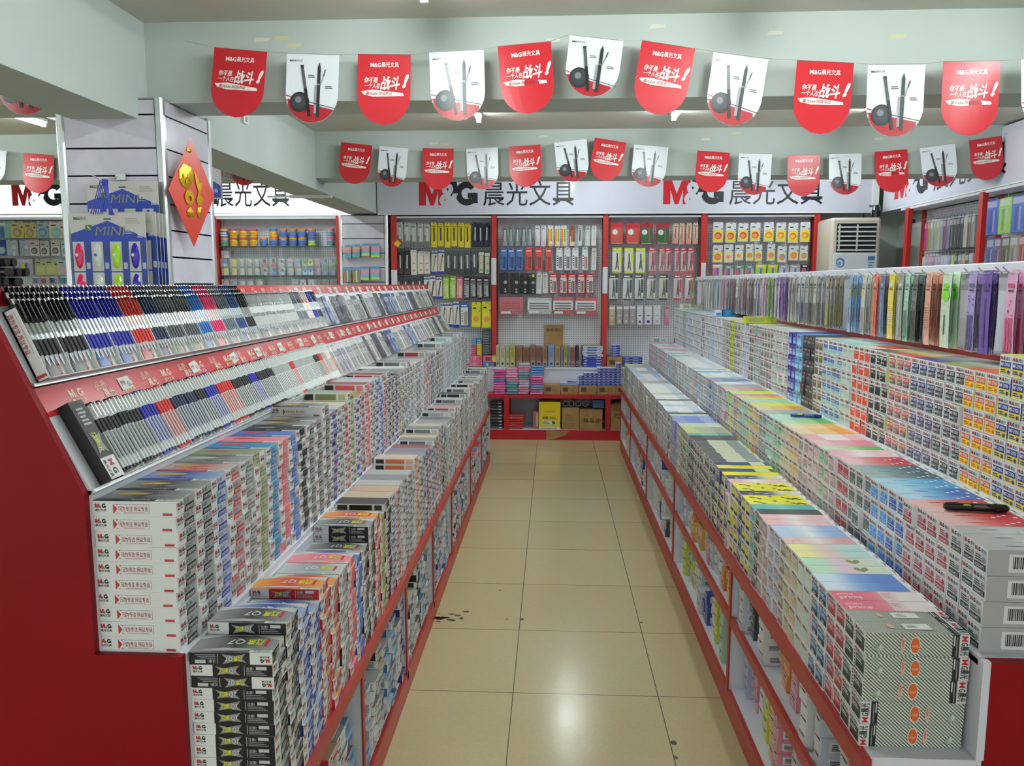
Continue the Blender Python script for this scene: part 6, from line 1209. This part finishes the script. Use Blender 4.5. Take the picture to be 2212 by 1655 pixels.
# ------------------------------------------------------------------ pennants
def pennant(kind, u0, v0, u1, v1, vb, y, label, group, fade=0):
    A, B = at(u0, v0, y=y), at(u1, v1, y=y); C_ = at((u0+u1)/2, vb, y=y)
    w_ = math.hypot(B.x-A.x, B.z-A.z); ang = math.atan2(B.z-A.z, B.x-A.x); h_ = ((A.z+B.z)/2-C_.z)
    cur = R.uniform(-.05, .05); sw = R.uniform(.0, .03)
    def wp(x, z, off):      # x 0..w, z 0..-h -> curved sheet
        q = x/w_-.5; return Vector((x, -off - cur*(q*q-.25)*w_*2*(.3-z/h_) + sw*(z/h_), z))
    def half(z): return w_/2 if z > -h_+w_/2*1.05 else w_/2*math.sqrt(max(0, 1-((-h_+w_/2*1.05-z)/(w_/2*1.05))**2))
    a = MB(); N, M_ = 14, 6; base = H('#c22730') if kind == 'r' else H('#dde2e6')
    zs_ = [-h_*i/N for i in range(N)] + [-h_*(1-.25/N), -h_]
    for side in (0, 1):
        for z0, z1 in zip(zs_, zs_[1:]):
            for i in range(M_):
                f0, f1 = i/M_*2-1, (i+1)/M_*2-1
                P = [wp(w_/2+f0*half(z1), z1, -.0012*side), wp(w_/2+f1*half(z1), z1, -.0012*side), wp(w_/2+f1*half(z0), z0, -.0012*side), wp(w_/2+f0*half(z0), z0, -.0012*side)]
                a.face(P if side == 0 else P[::-1], base, PENN, True)
    pl = Pl(a, (0,0,0), (1,0,0), (0,0,1), w_, h_, PENN, warp=lambda x, y_, o: wp(x, y_-h_, o+.0006))
    if kind == 'r':
        c = H('#ece3dc'); pl.text('M&G', w_*.24, h_*.82, h_*.085, c, 1, .03, fit=w_*.2); pl.text('晨光文具', w_*.45, h_*.825, h_*.08, c, 1, .015, fit=w_*.33)
        pl.text('你不是', w_*.12, h_*.605, h_*.085, c, 1, .02, fit=w_*.26, shear=.15); pl.text('一个人在', w_*.12, h_*.525, h_*.08, c, 1, .02, fit=w_*.3, shear=.15)
        pl.text('战斗', w_*.43, h_*.52, h_*.20, c, 2, .03, fit=w_*.36, shear=.15); pl.text('!', w_*.84, h_*.54, h_*.24, c, 2, .06, fit=w_*.07, shear=.35)
        pl.poly([(w_*.06,h_*.475),(w_*.3,h_*.50),(w_*.86,h_*.455),(w_*.88,h_*.415),(w_*.6,h_*.405),(w_*.3,h_*.40),(w_*.12,h_*.425)], c, 1); pl.text('晨光666 陪我来战', w_*.15, h_*.425, h_*.055, H('#9c2a30'), 3, 0, fit=w_*.5, shear=.2)
    else:
        pl.text('M&G', w_*.06, h_*.885, h_*.036, INK, 1, .03, fit=w_*.09); pl.text('晨光文具', w_*.155, h_*.887, h_*.034, H('#5c5e60'), 1, 0, fit=w_*.15)
        g = H('#a82a30'); n = 26       # red ground with white torn edge
        line = lambda x: h_*(.345-.16*x/w_)
        def bot(x): q = abs(x/w_-.5)*2; return w_*.525*(1-math.sqrt(max(0, 1-q*q)))
        for i in range(n):
            x0, x1 = w_*(.006+.988*i/n), w_*(.006+.988*(i+1)/n)
            if line(x0) > bot(x0)+.004 and line(x1) > bot(x1)+.004: pl.poly([(x0, min(bot(x0)+.002, line(x0))), (x1, min(bot(x1)+.002, line(x1))), (x1, max(line(x1), bot(x1)+.002)), (x0, max(line(x0), bot(x0)+.002))], g, 1)
        for q in range(3): pl.poly([(w_*.01,h_*(.40-.035*q)),(w_*.16,h_*(.365-.03*q)),(w_*.16,h_*(.355-.03*q)),(w_*.01,h_*(.385-.035*q))], g if q != 1 else H('#e2e4e4'), 2)
        pl.poly([(w_*.45,line(w_*.45)+h_*.035),(w_*.98,line(w_*.98)+h_*.03),(w_*.98,line(w_*.98)+h_*.022),(w_*.45,line(w_*.45)+h_*.025)], H('#33363a'), 2)
        for r_, c in ((.185, '#2e3034'), (.14, '#3e4044'), (.06, '#7a7d80')): pl.ell(w_*.27-(.185-r_)*w_*.2, h_*.30+(.185-r_)*h_*.25, w_*r_, w_*r_*1.02, H(c), 3 if r_ == .185 else 4 if r_ > .1 else 5, 18)
        def bar(x0, y0, x1, y1, wd, c, k): dx, dy = x1-x0, y1-y0; l = math.hypot(dx, dy); nx, ny = -dy/l*wd/2, dx/l*wd/2; pl.poly([(x0-nx,y0-ny),(x0+nx,y0+ny),(x1+nx,y1+ny),(x1-nx,y1-ny)][::-1], H(c), k)
        bar(w_*.46, h_*.10, w_*.30, h_*.83, w_*.055, '#55585a', 5); bar(w_*.46, h_*.10, w_*.375, h_*.5, w_*.055, '#242628', 6); bar(w_*.305, h_*.8, w_*.30, h_*.835, w_*.06, '#2c2e30', 6)
        bar(w_*.62, h_*.09, w_*.63, h_*.80, w_*.06, '#303336', 5); pl.poly([(w_*.60,h_*.80),(w_*.66,h_*.80),(w_*.635,h_*.88)], H('#303336'), 5); bar(w_*.625, h_*.55, w_*.626, h_*.57, w_*.062, '#8d9092', 6)
        bar(w_*.66, h_*.55, w_*.75, h_*.78, w_*.015, '#7c8082', 4); bar(w_*.715, h_*.68, w_*.745, h_*.77, w_*.022, '#4c5052', 5); bar(w_*.565, h_*.14, w_*.57, h_*.55, w_*.05, '#9a9d9f', 2)
        pl.lines(w_*.42, h_*.655, w_*.13, h_*.05, 2, H('#6c6e70')); pl.lines(w_*.75, h_*.50, w_*.14, h_*.05, 2, H('#6c6e70'))
    o = ob('pennant', a, None, A, (0, -ang, 0)); tag(o, label, 'pennant', group); return A, B
PENN = mat('satin_banner_card', rough=.3, attr=True)
rowA = [('r',463,102,577,112,257),('w',620,115,733,118,268),('r',773,117,887,118,270),('w',927,113,1045,107,264),('r',1075,100,1190,89,249),('w',1231,75,1347,88,212),('r',1387,87,1502,105,250),('w',1542,112,1660,127,273),('r',1722,130,1845,136,291),('w',1875,139,1999,138,297),('r',2038,133,2162,131,294),('w',2206,128,2330,122,282)]
rowB = [('r',737,307,804,314,398),('w',820,315,882,320,405),('r',913,320,980,321,410),('w',1007,321,1075,318,410),('r',1098,317,1167,312,405),('w',1197,308,1267,300,393),('r',1285,297,1353,308,392),('w',1370,312,1444,318,405),('r',1507,325,1577,330,416),('w',1597,331,1668,333,422),('r',1702,335,1772,334,424),('w',1791,333,1861,331,422),('r',1889,328,1960,322,417),('w',1987,320,2063,310,405),('r',2093,303,2164,293,390)]
rowC = [('w',-62,318,14,326,402),('r',50,330,117,335,418),('w',133,333,200,330,410),('r',440,318,477,316,395),('w',493,313,553,308,402),('r',575,303,640,298,388)]
rowD = [('w',-10,85,112,90,250),('r',-170,80,-50,85,250)]
def string_of(rowspec, y, label, ends, grp, nm):
    pts = []
    for i, (k, u0, v0, u1, v1, vb) in enumerate(rowspec):
        pos = f'{nth(i)} along the string {nm}'
        A, B = pennant(k, u0, v0, u1, v1, vb, y-.012*(i % 2), ('red pennant with white brush lettering, ' if k == 'r' else 'white pennant printed with black pens and ball, ') + pos, grp)
        pts += [A+Vector((0,-.002,.001)), B+Vector((0,-.002,.001))]
    if ends: pts = [at(*ends[0], y=y)] + pts + [at(*ends[1], y=y)]
    a = MB(); a.path(pts, .0022, n=5, col=H('#b8bcb4'), m=GLOSS); tag(ob('bunting_string', a), label, 'string')
string_of(rowA, 3.76, 'thin string carrying the large pennants across the front beam', ((400, 88), (2345, 120)), 'pennants on the front beam', 'on the front beam')
string_of(rowB, 6.47, 'thin string carrying the small pennants across the rear beam', ((695, 300), (2175, 288)), 'pennants on the rear beam', 'on the rear beam')
string_of(rowC, 6.47, 'thin string of pennants on the rear beam beyond the long beam', None, 'pennants beyond the long beam', 'beyond the long beam')
string_of(rowD, 3.76, 'thin string of pennants on the front beam beyond the long beam', None, 'pennants on the front beam beyond the long beam', 'beyond the pillar')
# ------------------------------------------------------------------ knife cards on the pillar
def knife_card(name_, loc, rz, label, nrow=3, full=True):
    w_, h_ = .345, .41; t = empty('knife_card', label, 'display card', loc, rz, 'blue knife cards on the clad pillar')
    a = MB(); P = [(0,0),(w_,0),(w_,h_),(0,h_)]; gr = H('#c4c2ba')
    a.box(0, w_, 0, .004, 0, h_, gr); pl = Pl(a, (0,0,0), (1,0,0), (0,0,1), w_, h_)
    b = H('#1f3fa8'); zr = h_*.70; pl.poly([(0,zr),(w_,zr),(w_,zr+.012),(w_*.5,h_*.915),(0,zr+.03)], b, 1); pl.rel(0, 0, 1, .70, b)
    pl.text('M&G', w_*.05, h_*.925, .018, INK, 2, .02, fit=.028); pl.text('晨光', w_*.05+.03, h_*.925, .017, H('#6c6e70'), 2, 0, fit=.028)
    pl.text('MINI', w_*.33, h_*.755, .058, H('#8a8a7c'), 3, 0, fit=w_*.38, shear=.2); pl.text('美工刀', w_*.73, h_*.80, .018, H('#dfe2dc'), 3, .02, fit=w_*.09); pl.rect(w_*.72, h_*.775, w_*.82, h_*.785, H('#a8b48c'), 3); pl.text('20把', w_*.89, h_*.735, .02, H('#dfe2dc'), 3, .02, fit=w_*.07)
    pl.rect(w_*.20, h_*.81, w_*.29, h_*.87, H('#3f7a3c'), 3); pl.poly([(w_*.23,h_*.86),(w_*.27,h_*.82),(w_*.265,h_*.815),(w_*.225,h_*.85)], H('#dfe2dc'), 4); pl.lines(w_*.74, h_*.88, w_*.2, h_*.07, 3, H('#a8a8a0')); pl.rect(w_*.45, h_*.925, w_*.55, h_*.94, H('#3a3c3e'), 2)
    for c in range(4):
        x0 = w_*(.015+.25*c)
        for r_ in range(nrow):
            z0 = h_*(.70-.335*(r_+1)); pl.rect(x0, max(z0, .001)+.002, x0+w_*.155, z0+h_*.325, gr, 2)
            pl.rect(x0+w_*.17, max(z0, .001)+.06, x0+w_*.225, z0+h_*.3, H('#2a4478'), 2); pl.rect(x0+w_*.172, max(z0,.001)+.012, x0+w_*.222, max(z0,.001)+.04, H('#b8bcc0'), 2)
    ob('card', a, t)
    if full:
        for c, col in enumerate(('#d41f5c', '#c9d4cc', '#a4dc1c', '#2a20a8')):
            for r_ in range(nrow):
                zc_ = h_*(.70-.335*r_-.165); 
                if zc_ < .02: continue
                a = MB(); n = 14
                for ring_, (s0, s1, d0, d1) in enumerate(((1, .8, .0, .007), (.8, .4, .007, .011), (.4, 0, .011, .012))):
                    for q in range(n):
                        f = lambda s, t, d: (w_*(.095+.25*c)+.020*s*math.cos(t), -.001-d, zc_+.058*s*math.sin(t))
                        t0, t1 = 2*math.pi*q/n, 2*math.pi*(q+1)/n
                        pts = [f(s0,t0,d0), f(s0,t1,d0), f(s1,t1,d1), f(s1,t0,d1)] if s1 > 0 else [f(s0,t0,d0), f(s0,t1,d0), f(0,0,d1)]
                        a.face(pts, H(col), GLOSS, True)
                cu = ob('cutter', a, t); a = MB(); pl = Pl(a, (w_*(.095+.25*c), -.0135, zc_), (1,0,0), (0,0,1)); pl.ell(-.004, .004, .007, .007, H('#dcdcdc') if c != 1 else H('#3c5ca8'), 1, 10)
                ob('slide_button', a, cu)
    return t
yk = 3.75
A = at(150, 460, y=3.50); knife_card('', (A.x, 3.50, A.z-.41), .0, 'front blue card of pink, white, green and purple cutters hung by strings', 2)
for i in range(4): A = at(160+9*i, 462+2*i, y=3.52+.035*i); knife_card('', (A.x+.02, 3.54+.035*i, A.z-.41+.01), .0, f'blue cutter card hanging behind the front one, {nth(i)} back', 2, False)
A = at(186, 392, y=3.70); knife_card('', (A.x, 3.70, A.z-.41), 0, 'upper blue cutter card hung flat against the clad pillar', 2)
a = MB(); q = at(222, 390, y=3.74); h0 = at(232, 392, y=3.55); a.path([(q.x+.09, 3.735, q.z+.02), (q.x+.05, 3.70, q.z+.0), (h0.x, 3.5, h0.z), (h0.x-.03, 3.47, h0.z+.02)], .003, n=6); a.box(q.x+.07, q.x+.12, 3.725, 3.737, q.z-.0, q.z+.03, W1, METAL); tag(ob('display_hook', a), 'wire hook in the pillar slats holding the cutter card strings', 'hook')
for i in range(6):
    a = MB(); e0, e1 = at(196+5*i, 462, y=3.497), at(246-2*i, 464, y=3.497); dz = .004*i
    a.path([e0, (h0.x-.004+.004*i, 3.505+.004*i, h0.z+.006), e1], .0022, n=5, col=H('#2a34a8'), m=RUBBER); tag(ob('cord_loop', a), f'blue cord loop holding cutter cards, {nth(i)} over the hook', 'cord', 'blue cords on the pillar hook')
# ------------------------------------------------------------------ red diamond with upturned gold character
D = [at(*p, y=yy) for p, yy in (((400, 298), 3.87), ((357, 415), 3.725), ((408, 533), 3.87), ((457, 430), 4.03))]
cen = (D[0]+D[2])/2; U = (D[3]-D[1]); wdt = U.length; U = U.normalized(); V = (D[0]-D[2]); hgt = V.length; V = (V-U*V.dot(U)).normalized(); Nn = U.cross(V)
cen = cen + Nn*.03
a = MB(); FOIL = mat('gold_foil', '#c8a018', rough=.22, metal=.75, spec=.8); REDF = mat('red_foil_card', '#c83a26', rough=.28, coat=.4)
dia = [cen+V*hgt/2, cen-U*wdt/2, cen-V*hgt/2, cen+U*wdt/2]
a.face([p+Nn*.002 for p in dia], W1, REDF); a.face([p for p in dia[::-1]], W1, REDF)
for i in range(4): a.face([dia[i], dia[(i+1)%4], dia[(i+1)%4]+Nn*.002, dia[i]+Nn*.002], W1, REDF)
dm = ob('fortune_diamond', a); tag(dm, 'red paper diamond with an upturned gold character on the clad pillar', 'decoration')
a = MB(); pl = Pl(a, cen+Nn*.004, U, V, m=FOIL); s_ = wdt*.55
BL = [[(1030,200),(1075,215),(1085,250),(1078,300),(1050,340),(1020,330),(1003,290),(1005,240)], [(1090,230),(1105,258),(1120,300),(1136,290),(1130,330),(1118,360),(1140,390),(1125,420),(1105,425),(1098,392),(1112,350),(1098,300)],
      [(1060,440),(1083,470),(1080,495),(1050,500),(1038,470)], [(1105,440),(1130,432),(1120,470),(1125,500),(1105,495),(1100,465)], [(1055,107),(1080,113),(1076,133),(1053,127)]]
cv = lambda p, q: ((p-1078)/273*wdt, -(q-357)/625*hgt)
for b_ in BL:
    pts = [cv(*q) for q in b_][::-1]; cx, cy = sum(p[0] for p in pts)/len(pts), sum(p[1] for p in pts)/len(pts)
    for i in range(len(pts)):      # softly embossed strokes
        p, q = pts[i], pts[(i+1) % len(pts)]
        if len(b_) > 9: continue
        a.face([pl.p(*p, 2), pl.p(*q, 2), pl.p(cx, cy, 16)], W1, FOIL, True)
    if len(b_) > 9: pl.poly(pts, W1, 6)
    ob('gold_stroke', a, dm); a = MB(); pl.mb = a
ri, ro = [], []
for i in range(14):
    t_ = 2*math.pi*i/14; ro.append(cv(1057+27*math.cos(t_), 388+43*math.sin(t_))); ri.append(cv(1058+11*math.cos(t_), 394+16*math.sin(t_)))
for i in range(14): pl.poly([ro[i], ri[i], ri[(i+1) % 14], ro[(i+1) % 14]], W1, 6)
for x_, y_ in ((1025,270),(1050,265),(1040,300)): pl.ell(*cv(x_, y_), .006, .012, H('#a07808'), 18, 6)
ob('gold_stroke', a, dm)
# small blue hanging sign behind the pillar edge
a = MB(); p = at(448, 430, y=6.2); a.bbox(p.x, p.x+.12, 6.2, 6.215, p.z+.0, p.z+.36, H('#c8ccd0'), GLOSS, .004); pl = Pl(a, (p.x, 6.1985, p.z), (1,0,0), (0,0,1), .12, .36); pl.poly([(.01,.01),(.11,.01),(.11,.10),(.06,.135),(.01,.10)], H('#2a3a9c')); pl.text('文具', .02, .05, .035, H('#dfe2e6'), 2, 0, fit=.07)
a.rod((p.x+.06, 6.207, p.z+.36), (p.x+.06, 6.207, 2.55), .002, n=5, m=METAL); a.rod((p.x+.06, 6.207, 2.55), (p.x+.06, 6.56, 2.57), .002, n=5, m=METAL)
tag(ob('hanging_sign', a), 'small grey and blue sign hanging beside the clad pillar', 'sign')
# ------------------------------------------------------------------ air conditioner, camera, speaker
t = empty('air_conditioner', 'beige floor-standing air conditioner with black louvres in the corner', 'air conditioner', (0,0,0))
x0, x1, y0 = 2.84, 3.34, 8.35
a = MB(); a.bbox(x0, x1, y0, y0+.45, 0, 2.37, H('#c9c2b4'), GLOSS, .025); ob('body', a, t)
a = MB(); a.bbox(x0+.055, x1-.05, y0-.006, y0+.02, 2.02, 2.31, H('#101820'), GLOSS, .004); otl = ob('outlet', a, t)
for i in range(6):
    z = 2.04+i*.046; a = MB(); a.face([(x0+.06,y0-.012,z),(x1-.055,y0-.012,z+.0),(x1-.055,y0-.003,z+.016),(x0+.06,y0-.003,z+.016)], H('#b8beb8'), GLOSS); a.face([(x0+.06,y0-.012,z-.004),(x1-.055,y0-.012,z-.004),(x1-.055,y0-.012,z),(x0+.06,y0-.012,z)], H('#d0d4ce'), GLOSS); ob('louvre', a, otl)
for x in (x0+.07, (x0+x1)/2): a = MB(); a.box(x, x+.016, y0-.011, y0-.004, 2.03, 2.30, H('#c4c8c4'), GLOSS); ob('vane', a, otl)
a = MB(); a.bbox(x0+.03, x1-.03, y0-.012, y0+.01, .3, 2.01, H('#d8e0e6'), GLOSS, .006); pl = Pl(a, (x0+.03, y0-.0125, .53), (1,0,0), (0,0,1), x1-x0-.06, 1.48); pl.ell(.07, 1.385, .045, .05, H('#4c84b4'), 1, 14); pl.ell(.066, 1.38, .032, .034, H('#d8e0e6'), 2, 12); pl.ell(.06, 1.375, .02, .022, H('#6c9cc4'), 3, 10)
pl.rect(.345, 1.27, .415, 1.45, H('#bcd4d8'), 1); pl.rect(.345, 1.41, .415, 1.45, H('#3c7cb0'), 2); pl.lines(.352, 1.29, .055, .11, 4, H('#5c9cc0')); pl.rect(.16, 1.2, .24, 1.27, H('#9aa0a4'), 1); ob('front_panel', a, t)
a = MB(); b = at(1893, 452, y=8.6); a.lathe([(.001,0,H('#1c1d20')),(.04,0,H('#1c1d20')),(.045,.07,H('#1c1d20')),(.035,.12,H('#2c2d30')),(.001,.125,H('#1c1d20'))], 14); a.rod((0,0,.11), (0,.17,.13), .012, col=H('#1c1d20'))
tag(ob('speaker', a, None, (b.x, 8.6, b.z-.08)), 'small black speaker fixed to the fascia above the air conditioner', 'speaker')
a = MB(); b = at(1946, 468, y=8.1); a.rod((0,-.06,0), (0,.05,0), .03, .034, n=14, col=H('#d8dad8')); a.rod((0,-.062,0), (0,-.06,0), .022, n=12, col=H('#1c1d20')); a.rod((0,.02,.02), (.0,.03,.10), .01, col=H('#d8dad8')); a.lathe([(.001,.10,H('#d8dad8')),(.03,.10,H('#d8dad8')),(.03,.115,H('#d8dad8')),(.001,.115,H('#d8dad8'))], 12, (0,.03,0))
tag(ob('security_camera', a, None, (3.56, 8.2, 2.315)), 'small white security camera under the side wall fascia', 'camera')
a = MB(); a.path([(3.36, 8.9, 2.456), (3.42, 8.97, 2.1), (3.45, 8.97, 1.95), (3.50, 8.96, 1.84), (3.62, 8.95, 1.78)], .004, n=5, col=H('#2a2c30'), m=GLOSS); a.bbox(3.43, 3.47, 8.95, 8.99, 1.97, 2.07, H('#1c1d20'), GLOSS, .008); tag(ob('power_cable', a), 'black cable with plug hanging on the wall behind the air conditioner', 'cable')
a = MB(); a.box(3.40, 3.46, 8.76, 8.80, 2.44, 2.93, W1, FIXT); struct('trim_3', a)
a = MB(); pl = Pl(a, (-1.767, YF-.001, 2.1), (1,0,0), (0,0,1)); pl.poly([(0,.04),(.04,.085),(.085,.05),(.045,.0)], H('#e0c81e'), 1); pl.poly([(.04,.085),(.075,.095),(.095,.06),(.085,.05)], H('#c8342c'), 2); tag(ob('paper_charm', a), 'small yellow and red paper charm on the red post by the slatted pillar', 'decoration')
# dirt marks on the tiles
DIRT = mat('floor_scuff', '#4a4330', rough=.7)
a = MB()
for k in range(26):
    c = at(960+R.gauss(0, 16), 1337+R.gauss(0, 6), z=0); r_ = R.uniform(.004, .012); a.face([(c.x+r_*1.6*math.cos(t), c.y+r_*math.sin(t), .0006) for t in (0, 1, 2.2, 3.1, 4.2, 5.3)], W1, DIRT)
for u, v, r_ in ((997, 1336, .011), (1127, 1338, .012), (1095, 1338, .005), (1385, 1345, .008), (1080, 1276, .006), (1455, 1605, .012), (1460, 1637, .008)):
    c = at(u, v, z=0); a.face([(c.x+r_*math.cos(t), c.y+r_*1.4*math.sin(t), .0006) for t in (0, 1, 2.2, 3.1, 4.2, 5.3)], W1, DIRT)
struct('floor_marks', a)
a = MB(); e = Vector((0,0,0)); a.box(-.14, .14, -.05, .05, 0, .002, H('#e4e6e6')); tag(ob('paper_slip', a, None, (-.90, 3.98, .897+.034*10+.036), (0,0,.15)), 'blank white paper slip lying on the upper pen-box tier', 'paper')
